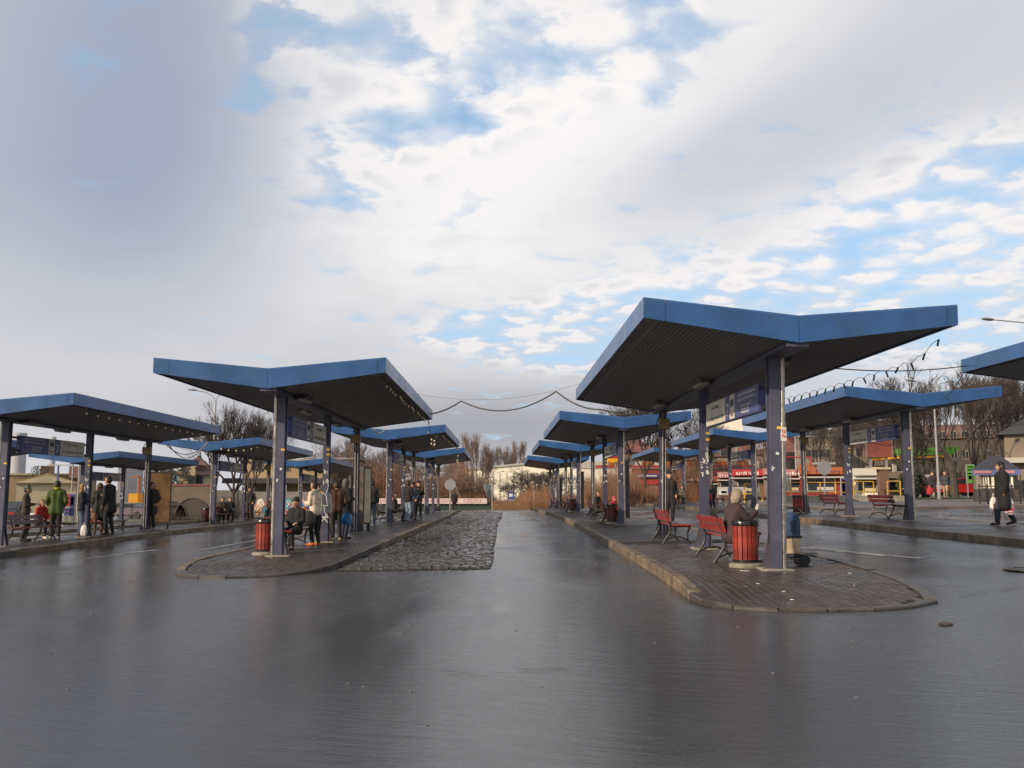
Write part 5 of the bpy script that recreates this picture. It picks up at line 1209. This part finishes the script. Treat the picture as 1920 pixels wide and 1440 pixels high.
thicket('weeds', 'dry weeds and saplings along the arched wall', [(300, 400, 60.6, 61.6, .3, 1.2, 500, .3), (395, 470, 62, 72, .6, 2.4, 700, .25)], 'twig', 10, .010)
for i, (px, D, yt, k) in enumerate(((995, 90, 886, 3), (1012, 92, 882, 3), (975, 88, 905, 3), (870, 92, 888, 3), (740, 100, 862, 3), (770, 104, 858, 0), (1040, 95, 890, 3))):
    tree(px, 0, yt, D, k, ['twiggy shrub in front of the white warehouse, by the right canopies', 'larger twiggy shrub touching the far right canopy', 'low shrub beside the bus stop sign', 'brown shrub below the left end of the white warehouse', 'round brown shrub behind the second left canopy', 'brown shrub behind the third left canopy', 'shrub seen between the far right canopy columns'][i], i*2.1, 1.5, 'shrub', 'bare_shrub')
# ------------------------------------------------------------------ people
def capsule(b, a, c, ra, rc, n=10, sy=1.):
    a, c = Vector(a), Vector(c); d = c-a
    if d.length < 1e-4: d = Vector((0, 0, 1e-3)); c = a+d
    t = d.normalized(); u = t.orthogonal().normalized(); w = t.cross(u); rings = []
    for k in range(4): q = math.pi/2*k/4; rings.append((a-t*ra*math.cos(q), ra*math.sin(q)))
    rings.append((a, ra)); rings.append((c, rc))
    for k in range(1, 5): q = math.pi/2*k/4; rings.append((c+t*rc*math.sin(q), rc*math.cos(q)))
    vs = [rings[0][0]]
    for p_, r in rings[1:-1]:
        for j in range(n): an = 2*math.pi*j/n; vs.append(p_+(u*math.cos(an)+w*math.sin(an))*r)
    vs.append(rings[-1][0]); k = len(rings)-2; fs = [(0, 1+(j+1) % n, 1+j) for j in range(n)]
    for i in range(k-1): fs += [(1+i*n+j, 1+i*n+(j+1) % n, 1+(i+1)*n+(j+1) % n, 1+(i+1)*n+j) for j in range(n)]
    L = 1+k*n; fs += [(1+(k-1)*n+j, 1+(k-1)*n+(j+1) % n, L) for j in range(n)]
    b.add(vs, fs)
def fuse(b, name, m_, parent, vox, sm=6):
    me = b.mesh(name, m_); o = bpy.data.objects.new(name, me); COL.objects.link(o)
    md = o.modifiers.new('r', 'REMESH'); md.mode = 'VOXEL'; md.voxel_size = vox; md.use_smooth_shade = True
    s = o.modifiers.new('s', 'SMOOTH'); s.iterations = sm; s.factor = .5
    dg = bpy.context.evaluated_depsgraph_get(); me2 = bpy.data.meshes.new_from_object(o.evaluated_get(dg)); me2.name = name
    if not me2.materials: me2.materials.append(M[m_] if isinstance(m_, str) else m_)
    me2.polygons.foreach_set('use_smooth', [True]*len(me2.polygons)); o.modifiers.clear(); o.data = me2; o.parent = parent; return o
def lerp(a, b_, t): return Vector(a).lerp(Vector(b_), t)
def person(label, px, D, P_, h, rz, pose='stand', top=(.03, .03, .03), legs=(.02, .02, .025), shoes=(.03, .025, .02), hair='dark', hairlen=0, coat=0, arms='down', hood=None, lean=0., xoff=0., near=False, zoff=0., gender='m', scarf=None, hat=None, group=None, skirt=False, dz=None, bulk=1.1):
    s = h/1.75; x = xat(px, D)+xoff; z = (P_.z(x, D) if P_ else gz(x, D)+zoff)
    r = thing('person', label, 'person', (x, D, z if dz is None else z+dz), rz, group)
    wsh = .185 if gender == 'm' else .165
    ln = Vector((0, lean, 0))
    if pose == 'sit':
        hip = {q: Vector((q*.09, -.05, .50)) for q in (-1, 1)}; kn = {q: Vector((q*.11, .36, .50)) for q in (-1, 1)}; an = {q: Vector((q*.11, .33, .09)) for q in (-1, 1)}; to = {q: Vector((q*.13, .48, .035)) for q in (-1, 1)}
        base = .50; by = -.05
    else:
        base = .93; by = 0
        if pose == 'walk': ys = {-1: .22, 1: -.24}
        elif pose == 'step': ys = {-1: .08, 1: -.06}
        else: ys = {-1: .03, 1: -.02}
        hip = {q: Vector((q*.085, 0, .93)) for q in (-1, 1)}; kn = {q: Vector((q*.095, ys[q]*.55+.05, .50)) for q in (-1, 1)}; an = {q: Vector((q*.10, ys[q]-.03, .09 if ys[q] > -.2 else .14)) for q in (-1, 1)}; to = {q: an[q]+Vector((q*.025, .15, -.055 if ys[q] > -.2 else -.10)) for q in (-1, 1)}
    def T(dx, dy, dz_): return Vector((dx, by+dy, base+dz_))+ln*(dz_/.6)
    pel, wai, che, nk, hd = T(0, 0, .02), T(0, .0, .17), T(0, -.01, .37), T(0, -.01, .55), T(0, .03, .70)
    sh = {q: T(q*wsh, -.01, .485) for q in (-1, 1)}; el, wr = {}, {}
    for q in (-1, 1):
        a_ = arms if isinstance(arms, str) else arms[(q+1)//2]
        if a_ == 'down': el[q] = sh[q]+Vector((q*.05, -.03, -.28)); wr[q] = el[q]+Vector((q*.0, .06, -.24))
        elif a_ == 'pocket': el[q] = sh[q]+Vector((q*.08, -.07, -.26)); wr[q] = el[q]+Vector((-q*.05, .14, -.17))
        elif a_ == 'hold': el[q] = sh[q]+Vector((q*.04, .02, -.27)); wr[q] = el[q]+Vector((-q*.10, .22, .03))
        elif a_ == 'phone': el[q] = sh[q]+Vector((q*.05, .08, -.25)); wr[q] = el[q]+Vector((-q*.10, .19, .16))
        elif a_ == 'out': el[q] = sh[q]+Vector((q*.06, .16, -.20)); wr[q] = el[q]+Vector((q*.0, .22, .08))
        elif a_ == 'lap': el[q] = sh[q]+Vector((q*.04, .04, -.26)); wr[q] = el[q]+Vector((-q*.06, .21, -.04))
        elif a_ == 'wave': el[q] = sh[q]+Vector((q*.02, .17, -.20)); wr[q] = el[q]+Vector((0, .16, .15))
    vb = .011 if near else .017
    b = MB()
    capsule(b, hd+Vector((0, -.005, .025)), hd+Vector((0, .012, -.03)), .096, .078); capsule(b, hd+Vector((0, .06, -.06)), hd+Vector((0, .05, -.075)), .04, .04)
    capsule(b, hd+Vector((0, .085, .0)), hd+Vector((0, .108, -.028)), .013, .018, 6)
    for q in (-1, 1): capsule(b, hd+Vector((q*.086, -.005, .01)), hd+Vector((q*.086, -.01, -.03)), .018, .014, 6)
    capsule(b, nk, hd+Vector((0, -.01, -.05)), .052, .055); capsule(b, che, nk, .10, .055); capsule(b, pel, che, .11, .11)
    for q in (-1, 1):
        capsule(b, sh[q], nk-Vector((0, 0, .06)), .05, .06); capsule(b, sh[q], el[q], .045, .037); capsule(b, el[q], wr[q], .036, .026)
        capsule(b, pel, hip[q], .09, .075); capsule(b, hip[q], kn[q], .07, .05); capsule(b, kn[q], an[q], .048, .036); capsule(b, an[q], to[q], .034, .028)
        dv = (wr[q]-el[q]).normalized(); a_ = arms if isinstance(arms, str) else arms[(q+1)//2]
        if a_ == 'wave': dv = Vector((.1*q, .25, .97)).normalized()
        side_ = dv.cross(Vector((0, 1, 0) if abs(dv.y) < .8 else (0, 0, 1))).normalized(); pm_ = wr[q]+dv*.05; kn_ = wr[q]+dv*.085
        capsule(b, wr[q], pm_+dv*.02, .026, .034, 8); nrm_ = dv.cross(side_)
        for i, (o_, L) in enumerate(((-.030, .062), (-.010, .072), (.010, .068), (.029, .054))):
            f0 = kn_+side_*o_; sp = side_*(o_*.5 if a_ == 'wave' else 0); f1 = f0+dv*L*.55+sp*.6; f2 = f1+dv*L*.42+sp*.4+nrm_*(.0 if a_ == 'wave' else .022)
            capsule(b, f0, f1, .0105, .0095, 6); capsule(b, f1, f2, .0095, .008, 6)
        th0 = wr[q]+dv*.03-side_*.03; capsule(b, th0, th0-side_*.028+dv*.035, .013, .010, 6); capsule(b, th0-side_*.028+dv*.035, th0-side_*.034+dv*.062, .010, .008, 6)
    fuse(b, 'body', 'skin', r, vb, 3)
    for q in (-1, 1): e = MB(); capsule(e, hd+Vector((q*.033, .082, .012)), hd+Vector((q*.033, .084, .012)), .011, .011, 6); e.build('eye', 'eye', r, smooth=True)
    e = MB(); e.box(hd+Vector((0, .094, -.052)), (.045, .008, .009)); cloth('lips', (.30, .10, .08)) if 'lips' not in M else None; e.build('mouth', 'lips', r)
    key = lambda c: 'cloth_%d_%d_%d' % tuple(int(v*255) for v in c)
    def cm(c):
        k = key(c)
        if k not in M: cloth(k, c)
        return k
    # hair, hat or hood
    hm = {'dark': 'hair_dark', 'blond': 'hair_blond', 'brown': 'hair_brown'}[hair]
    b = MB(); capsule(b, hd+Vector((0, -.03, .045)), hd+Vector((0, -.04, -.02)), .095, .085); capsule(b, hd+Vector((0, .035, .085)), hd+Vector((0, -.02, .06)), .055, .085)
    if hairlen:
        for q in (-1, 0, 1): capsule(b, hd+Vector((q*.055, -.045, .02)), hd+Vector((q*.075, -.075, -.08-hairlen)), .06, .045)
    if hood:
        b2 = MB(); capsule(b2, hd+Vector((0, -.02, .045)), hd+Vector((0, -.045, -.05)), .108, .100); capsule(b2, hd+Vector((0, -.05, -.05)), hd+Vector((0, -.04, -.13)), .092, .075)
        if hairlen: fuse(b, 'hair', hm, r, .018)
        fuse(b2, 'hood', cm(hood), r, .016)
    else:
        fuse(b, 'hair', hm, r, .016)
        if hat:
            b2 = MB(); capsule(b2, hd+Vector((0, -.01, .07)), hd+Vector((0, -.015, .09)), .104, .09); fuse(b2, 'hat', cm(hat), r, .016)
    # jacket or coat
    b = MB(); tw = 1. if gender == 'm' else .92
    for q in (-1, 1):
        tw_ = tw*bulk
        capsule(b, T(q*.07*tw_, -.01, .40), T(q*.055*tw_, 0, .16), .125*tw_, .118*tw_); capsule(b, T(q*.055*tw_, 0, .16), T(q*.06*bulk, 0, .0), .118*tw_, .125*bulk)
        capsule(b, sh[q], lerp(sh[q], nk, .8), .073, .075); capsule(b, sh[q], el[q], .070*bulk, .058*bulk); capsule(b, el[q], lerp(el[q], wr[q], .93), .058*bulk, .046*bulk)
        if coat and pose != 'sit': capsule(b, T(q*.06*bulk, 0, .0), T(q*(.07+.05*coat)*bulk, 0, -.45*coat), .12*bulk, .118*bulk)
        if coat and pose == 'sit': capsule(b, hip[q], lerp(hip[q], kn[q], .8), .12, .10)
    if coat and pose != 'sit': capsule(b, T(0, .0, 0), T(0, 0, -.45*coat), .12, .12)
    fuse(b, 'jacket', cm(top), r, .018, 8)
    if scarf: b = MB(); b.lathe([(.075, -.04), (.095, -.02), (.095, .03), (.07, .045)], nk+Vector((0, .01, .035)), 12); b.build('scarf', cm(scarf), r, smooth=True)
    b = MB()
    for q in (-1, 1):
        capsule(b, pel, hip[q], .115, .10); capsule(b, hip[q], kn[q], .098*(.5+.5*bulk), .070*(.3+.7*bulk))
        if not skirt: capsule(b, kn[q], an[q]+Vector((0, 0, .02)), .068*(.3+.7*bulk), .054*(.3+.7*bulk))
    fuse(b, 'trousers' if not skirt else 'skirt', cm(legs), r, .018, 6)
    for q in (-1, 1):
        b = MB(); capsule(b, an[q]+Vector((0, -.03, -.035)), to[q]+Vector((0, .02, -.0)), .045, .038)
        if skirt: capsule(b, an[q], lerp(an[q], kn[q], .75), .045, .058)
        fuse(b, 'shoe', cm(shoes), r, .014)
    r.scale = (s, s, s)
    return r, wr
BLK, NAVY, JEANS, GRY = (.018, .018, .02), (.02, .025, .05), (.06, .09, .16), (.09, .085, .08)
W_ = math.pi                                # facing the camera
g1 = 'people waiting under the left canopy'
person('person in a dark hooded jacket standing by the first left column', 46, 25.2, PL2, 1.50, R(-70), top=(.06, .05, .045), legs=BLK, arms='hold', hat=(.12, .12, .13), gender='f', group=g1)
person('person in a red and white jacket sitting on the bench at far left', 72, 27.2, PL2, 1.50, R(-120), 'sit', top=(.50, .03, .02), legs=NAVY, arms='lap', hair='brown', hairlen=.12, gender='f', group=g1, shoes=(.45, .42, .35), xoff=.1)
person('person seen from behind in a green and yellow jacket', 103, 26.3, PL2, 1.64, R(20), top=(.075, .115, .03), legs=(.025, .022, .02), arms='pocket', scarf=(.45, .40, .03), group=g1, coat=.2, shoes=(.25, .26, .22))
person('blond person in a dark sweater and blue jeans with a white bag', 151, 27.2, PL2, 1.56, R(-60), top=(.012, .014, .022), legs=JEANS, hair='blond', hairlen=.14, arms='hold', scarf=(.40, .22, .05), gender='f', group=g1, shoes=(.10, .05, .03))
person('person with very long brown hair in a long dark coat', 184, 28.9, PL2, 1.60, R(25), top=(.035, .04, .035), legs=(.10, .06, .05), hair='brown', hairlen=.34, coat=.75, gender='f', group=g1, skirt=True, shoes=(.11, .055, .03))
person('tall person in a black coat leaning in to talk', 204, 28.5, PL2, 1.78, R(75), top=BLK, legs=BLK, coat=.4, arms=('down', 'hold'), lean=.07, group=g1)
person('person in a long dark coat standing before the brown display case', 283, 32.0, PL2, 1.64, R(170), top=(.05, .04, .032), legs=BLK, coat=.55, arms='pocket', hair='dark', group=g1, shoes=(.16, .15, .12))
g2 = 'people waiting under the graffiti canopy'
person('person in black sitting on the bench behind the front left column', 552, 19.7, PL1, 1.42, R(165), 'sit', top=(.014, .014, .016), legs=BLK, arms='lap', hat=(.02, .02, .022), group=g2, near=True)
person('person in a cream jacket holding something out, orange brown shoes', 590, 20.9, PL1, 1.44, R(60), top=(.72, .62, .46), legs=BLK, arms=('hold', 'out'), shoes=(.55, .14, .04), gender='f', near=True, group=g2, lean=.04)
person('person in a white jacket with an orange hood and dark cap, back turned', 603, 22.3, PL1, 1.38, R(15), top=(.72, .66, .55), legs=BLK, hat=(.02, .02, .02), scarf=(.60, .22, .02), near=True, group=g2, shoes=(.5, .42, .3))
person('person in a brown jacket right of the graffiti column', 630, 22.9, PL1, 1.46, R(20), top=(.075, .038, .025), legs=BLK, arms='pocket', group=g2, shoes=(.45, .35, .2))
person('person in black with a grey woolly hat and a blue bag', 646, 23.6, PL1, 1.52, R(-40), top=(.012, .012, .015), legs=NAVY, hood=(.10, .10, .09), arms='hold', coat=.25, group=g2)
person('person in black walking behind the cream display case', 697, 33.5, PL1, 1.58, R(10), 'step', top=(.016, .014, .016), legs=(.06, .08, .12), arms='down')
g3 = 'people under the second left canopy'
person('person in a black jacket and light blue jeans', 765, 37.2, PL1, 1.60, R(-30), top=BLK, legs=(.22, .30, .38), arms='hold', group=g3, shoes=(.3, .32, .34))
person('person in dark blue behind the light blue jeans', 774, 39.0, PL1, 1.55, R(160), top=(.03, .04, .08), legs=NAVY, arms='pocket', hat=BLK, group=g3)
person('person in black with a woolly hat holding hands to the chest', 784, 40.6, PL1, 1.62, R(200), 'step', top=(.025, .022, .02), legs=(.035, .03, .028), arms='phone', hat=(.02, .025, .05), group=g3)
person('person sitting in the shade under the second left canopy', 742, 37.8, PL1, 1.5, E, 'sit', top=BLK, legs=BLK, arms='lap', group=g3)
person('lone person in black seen from behind at the end of the lane', 852, 74, None, 1.62, R(5), top=BLK, legs=BLK, coat=.3, arms='down', xoff=0)
g4 = 'people sitting by the arched wall'
person('person in black sitting on the bench nearest the arched wall', 417, 42.2, PL2, 1.5, R(190), 'sit', top=(.03, .02, .018), legs=BLK, arms='lap', group=g4)
person('person in dark clothes sitting right of the first on the arched wall bench', 431, 42.8, PL2, 1.5, R(200), 'sit', top=(.02, .025, .03), legs=BLK, arms='lap', hair='brown', group=g4)
person('person in black beside the middle column by the bare trees', 468, 45.6, PL2, 1.6, R(170), top=BLK, legs=BLK, arms='pocket')
person('seated person by the graffiti wall canopy', 507, 47.2, PL2, 1.5, R(180), 'sit', top=(.05, .03, .02), legs=BLK, arms='lap')
# woman with the gloved hand raised
rw, wr = person('person with a beige hood raising a striped gloved hand, seated by the red bin', 1378, 14.45, PR1, 1.50, R(-78), 'sit', top=(.055, .035, .038), legs=(.03, .04, .05), hair='brown', hood=(.30, .25, .19), arms=('lap', 'wave'), gender='f', near=True, lean=.10, bulk=1.3)
for o in rw.children:
    if o.name.startswith('body'):
        cloth('glove', (.42, .40, .35)); o.data.materials.append(M['glove']); pts = wr
        for p_ in o.data.polygons:
            c_ = p_.center
            if any((c_-(wr[q]+Vector((0, .02, .0)))).length < .19 and (c_-wr[q]).dot(Vector((0, .3, .9)) if q == 1 else Vector((0, 1, -.1))) > .0 for q in (-1, 1)): p_.material_index = 1
person('person in a dark coat and hat partly hidden behind the ribbed column', 1256, 29.3, PR1, 1.66, R(190), top=(.035, .025, .025), legs=BLK, coat=.5, hat=BLK, arms='pocket')
person('person in dark clothes sitting under the second right canopy', 1123, 33.3, PR1, 1.45, R(-120), 'sit', top=(.03, .03, .035), legs=BLK, arms='lap', hair='brown')
person('person in a pink and grey jacket bent over behind the dark red bin', 1153, 32.9, PR1, 1.18, R(-150), 'sit', top=(.62, .06, .12), legs=(.2, .2, .2), hood=(.62, .08, .16), arms='lap', gender='f')
person('person seated with a light bag under the far small canopy', 1270, 61.5, PR2, 1.5, R(170), 'sit', top=BLK, legs=BLK, arms='lap')
person('grey haired person in camouflage trousers under the far small canopy', 1280, 60.5, PR2, 1.5, R(180), 'sit', top=(.10, .09, .07), legs=(.12, .11, .08), arms='lap')
person('person in a dark jacket carrying a red bag behind the sign 7 column', 1337, 44.2, PR2, 1.34, R(20), 'step', top=(.04, .038, .04), legs=BLK, arms='down', shoes=(.4, .3, .2))
rb, wrb = person('person in black with long dark hair carrying two white and red bags', 1885, 22.4, PR2, 1.53, R(75), 'walk', top=(.009, .009, .010), legs=(.03, .035, .05), hair='dark', hairlen=.16, hood=(.010, .010, .011), coat=.85, arms='down', near=True, bulk=1.45)
person('person in dark clothes with a red bag walking on the right pavement', 1751, 59, None, 1.70, R(170), 'walk', top=(.03, .02, .03), legs=BLK, hair='brown', hairlen=.1, gender='f', zoff=.12)
person('person in a dark jacket and beige trousers walking on the right pavement', 1775, 59, None, 1.72, R(150), 'walk', top=(.045, .045, .05), legs=(.40, .30, .18), hair='blond', zoff=.12)
# ------------------------------------------------------------------ bags and the shopping trolley
def bag(loc, size, m_, label, cat='bag', red=True, rz=0., name='carrier_bag'):
    r = thing(name, label, cat, loc, rz); w, d, h = size; rk = random.Random(int(loc[0]*100)); b = MB(); n = 14; rings = []
    for i, (f, k) in enumerate(((0, .80), (.06, .98), (.35, 1.04), (.7, .95), (.92, .70), (1., .50))):
        for j in range(n):
            a = 2*math.pi*j/n; cx, sy = math.cos(a), math.sin(a); e = (abs(cx)**4+abs(sy)**4)**-.25; q = k*(1+rk.uniform(-.05, .05)); rings.append((cx*e*w/2*q, sy*e*d/2*q*(1 if f < .8 else .5), -h+h*f))
    b.add(rings, [(i*n+j, i*n+(j+1) % n, (i+1)*n+(j+1) % n, (i+1)*n+j) for i in range(5) for j in range(n)]+[tuple(range(n))[::-1], tuple(5*n+j for j in range(n))]); b.build('bag_body', m_, r, smooth=True)
    for s in (-1, 1): MB().tube([(-w*.15, s*d*.12, -.01), (-w*.10, s*.01, h*.22), (w*.10, s*.01, h*.22), (w*.15, s*d*.12, -.01)], .006, 5).build('handle', m_, r)
    if red:
        MB().box((0, -d*.54, -h*.62), (w*.62, .006, h*.50)).build('print', 'sign_red', r); MB().box((.01, -d*.56, -h*.52), (w*.34, .006, h*.2)).build('logo_shape', 'letter_white', r); MB().box((0, -d*.56, -h*.80), (w*.45, .006, h*.06)).build('print_line', 'letter_white', r)
    return r
def hand_pos(root, w): 
    m_ = Matrix.Translation(root.location) @ root.rotation_euler.to_matrix().to_4x4() @ Matrix.Diagonal((*root.scale, 1)); return m_ @ w
mm('bag_white', (.72, .70, .68), .4, 0, .05, 8.); mm('bag_blue', (.02, .16, .42), .3, 0, .15, 8.); mm('leather', (.20, .07, .04), .5); mm('bag_black', (.02, .02, .02), .5)
hp = hand_pos(rb, wrb[1]+Vector((0, .0, -.10))); bag((hp.x-.16, hp.y-.05, hp.z-.02), (.24, .13, .42), 'bag_white', 'white carrier bag with red print, left of the two held by the person in black')
hp = hand_pos(rb, wrb[-1]+Vector((0, .0, -.10))); bag((hp.x+.12, hp.y+.05, hp.z-.02), (.24, .13, .42), 'bag_white', 'white carrier bag with red print, right of the two held by the person in black')
bag((xat(650, 23.2), 23.2, PL1.z(-4, 23.2)+.66), (.26, .20, .28), 'bag_blue', 'bright blue plastic bag held beside the graffiti column', red=False)
bag((xat(157, 27.0), 27.0, PL2.z(-12, 27)+.34), (.18, .10, .30), 'bag_white', 'white paper bag standing by the blond person', red=False)
bag((xat(173, 28.6), 28.6, PL2.z(-12, 28.6)+.66), (.28, .14, .32), 'leather', 'reddish brown leather shoulder bag of the long haired person', 'handbag', False, name='handbag')
bag((xat(575, 20.6), 20.6, PL1.z(-4, 20.6)+.78), (.34, .18, .34), 'bag_black', 'black handbag on the bench beside the person in the cream jacket', 'handbag', False, name='handbag')
bag((xat(1745, 58.8), 58.8, gz(26, 58.8)+.85), (.36, .2, .45), 'sign_red', 'red bag carried on the right pavement', red=False)
bag((xat(1331, 44.0), 44.0, PR2.z(11, 44)+.70), (.26, .2, .34), 'wall_red', 'dark red bag carried behind the sign 7 column', red=False)
bag((xat(58, 26.9), 26.9, PL2.z(-13, 27)+.72), (.34, .25, .32), 'bag_white', 'shiny white bag held by the seated person in red', red=False)
# wheeled shopping trolley beside the front column
tx, ty = 4.15, 13.8; t_ = thing('shopping_trolley', 'blue and beige wheeled shopping trolley behind the nearest column', 'shopping trolley', (tx, ty, PR1.z(tx, ty)), R(8))
cloth('trolley_blue', (.035, .07, .15)); cloth('trolley_beige', (.52, .40, .26))
def soft(b, w, d, z0_, z1_, k0, k1, seed):
    rk = random.Random(seed); n = 16; ks = 6; vs = []
    for i in range(ks+1):
        f = i/ks; k = (k0+(k1-k0)*f)*(1+.05*math.sin(f*math.pi)); 
        for j in range(n):
            a = 2*math.pi*j/n; cx, sy = math.cos(a), math.sin(a); e = (abs(cx)**4+abs(sy)**4)**-.25; q = k*(1+rk.uniform(-.02, .02)); vs.append((cx*e*w/2*q, sy*e*d/2*q, z0_+(z1_-z0_)*f))
    b.add(vs, [(i*n+j, i*n+(j+1) % n, (i+1)*n+(j+1) % n, (i+1)*n+j) for i in range(ks) for j in range(n)]+[tuple(range(n))[::-1], tuple(ks*n+j for j in range(n))])
b = MB(); soft(b, .27, .22, .19, .44, .86, 1.04, 1); b.build('lower_bag', 'trolley_beige', t_, smooth=True)
b = MB(); soft(b, .26, .21, .445, .70, 1.0, .98, 2); bb = b.build('upper_bag', 'trolley_blue', t_, smooth=True)
b = MB(); b.lathe([(.125, .70), (.13, .72), (.10, .765), (0, .79)], n=16, sc=(1., .8)); b.build('lid', 'trolley_blue', bb, smooth=True)
MB().box((0, -.115, .43), (.25, .012, .035)).build('strap', 'bag_black', t_)
for s in (-1, 1): MB().box((.03*s, -.113, .58), (.02, .012, .16)).build('buckle_strap', 'bag_black', bb)
MB().tube([(-.13, .1, .12), (-.13, .12, .62), (-.15, .10, .74), (-.06, .0, .85), (.10, -.03, .85), (.19, .02, .78), (.13, .10, .70), (.13, .12, .12)], .014, 8).build('handle', 'black_plastic', t_, smooth=True)
MB().tube([(-.30, .0, .10), (.15, .0, .10)], .010, 6).build('axle', 'steel', t_); MB().tube([(-.12, -.1, .17), (.12, -.1, .17), (.12, .1, .12), (-.12, .1, .12), (-.12, -.1, .17)], .010, 6).build('frame', 'cast_iron', t_)
for x_ in (-.26, .16):
    for y_ in (-.10, .10):
        o = MB().lathe([(.062, -.016), (.080, -.018), (.088, 0), (.080, .018), (.062, .016)], n=20).build('wheel', 'tyre', t_, smooth=True); o.location = (x_, y_, .088); o.rotation_euler = (R(90), 0, 0)
        q = MB(); q.lathe([(.0, -.012), (.03, -.012), (.03, .012), (0, .012)], n=10)
        for k in range(5): a = k*2*math.pi/5; q.tube([(0, 0, 0), (.068*math.cos(a), .068*math.sin(a), 0)], .007, 4)
        q.build('rim', 'pole_grey', o)
# shopping on the lap
t_ = thing('plastic_carton', 'small white and red carton held on the lap by the nearest column', 'carton', (xat(1420, 14.1), 14.1, PR1.z(3.5, 14)+.46), R(20)); MB().box((0, 0, 0), (.14, .07, .05), ry=-.5).build('carton_body', 'bag_white', t_); MB().box((.03, -.037, .012), (.06, .006, .05), ry=-.5).build('print', 'sign_red', t_)
# litter on the paving: stubs, scraps, leaves
rk = random.Random(12)
for i, (x_, y_, w_, l_, a_, m_) in enumerate(((3.28, 13.1, .02, .14, 1.1, 'sticker_white'), (3.55, 13.05, .03, .04, .3, 'sticker_white'), (3.05, 11.55, .03, .03, .5, 'sticker_white'), (3.2, 11.0, .025, .035, 1.5, 'sticker_white'), (4.5, 12.4, .03, .03, .2, 'sticker_white'), (2.85, 11.35, .025, .025, .2, 'concrete'), (3.15, 10.5, .03, .035, .8, 'sticker_white'), (4.15, 11.3, .02, .03, .8, 'concrete'))):
    z_ = PR1.z(x_, y_)+.006; o = MB().box((0, 0, 0), (w_, l_, .006)).build('paper_scrap', m_, loc=(x_, y_, z_)); o.rotation_euler = (0, 0, a_)
    tag(o, ['long white paper scrap beside the base of the near red bin', 'small white scrap between bin base and column', 'white scrap left on the paving before the column', 'white speck nearer the front kerb', 'white scrap right of the column on the wet pavers', 'grey pebble left of the white scrap', 'white scrap close to the front kerb of the island', 'grey pebble near the middle of the island nose'][i], 'litter', 'bits of litter on the island')
def crumbs(n, seed):
    b = MB(); rk = random.Random(seed)
    for i in range(n):
        x_, y_ = rk.uniform(-12, 12), rk.uniform(3.5, 30); s = rk.uniform(.003, .009)*(1+y_*.03)
        if any(inpoly((x_, y_), o_) for o_ in (o1, o2)) : continue
        z_ = gz(x_, y_)+s*.3; a = rk.uniform(0, 6); b.box((x_, y_, z_), (s*2, s*1.2, s*.8), rz=a)
    tag(b.build('grit', 'grit_mat'), 'scattered grit and small stones on the asphalt', kind='stuff')
crumbs(420, 6)
o = MB().lathe([(.0, .0), (.05, .004), (.055, .015), (.03, .03), (0, .034)], n=8, sc=(1.3, .8)).build('dead_leaf', 'twig', loc=(4.05, 8.75, gz(4.05, 8.75)), smooth=True); tag(o, 'dark clump lying on the asphalt in front of the island nose', 'litter')
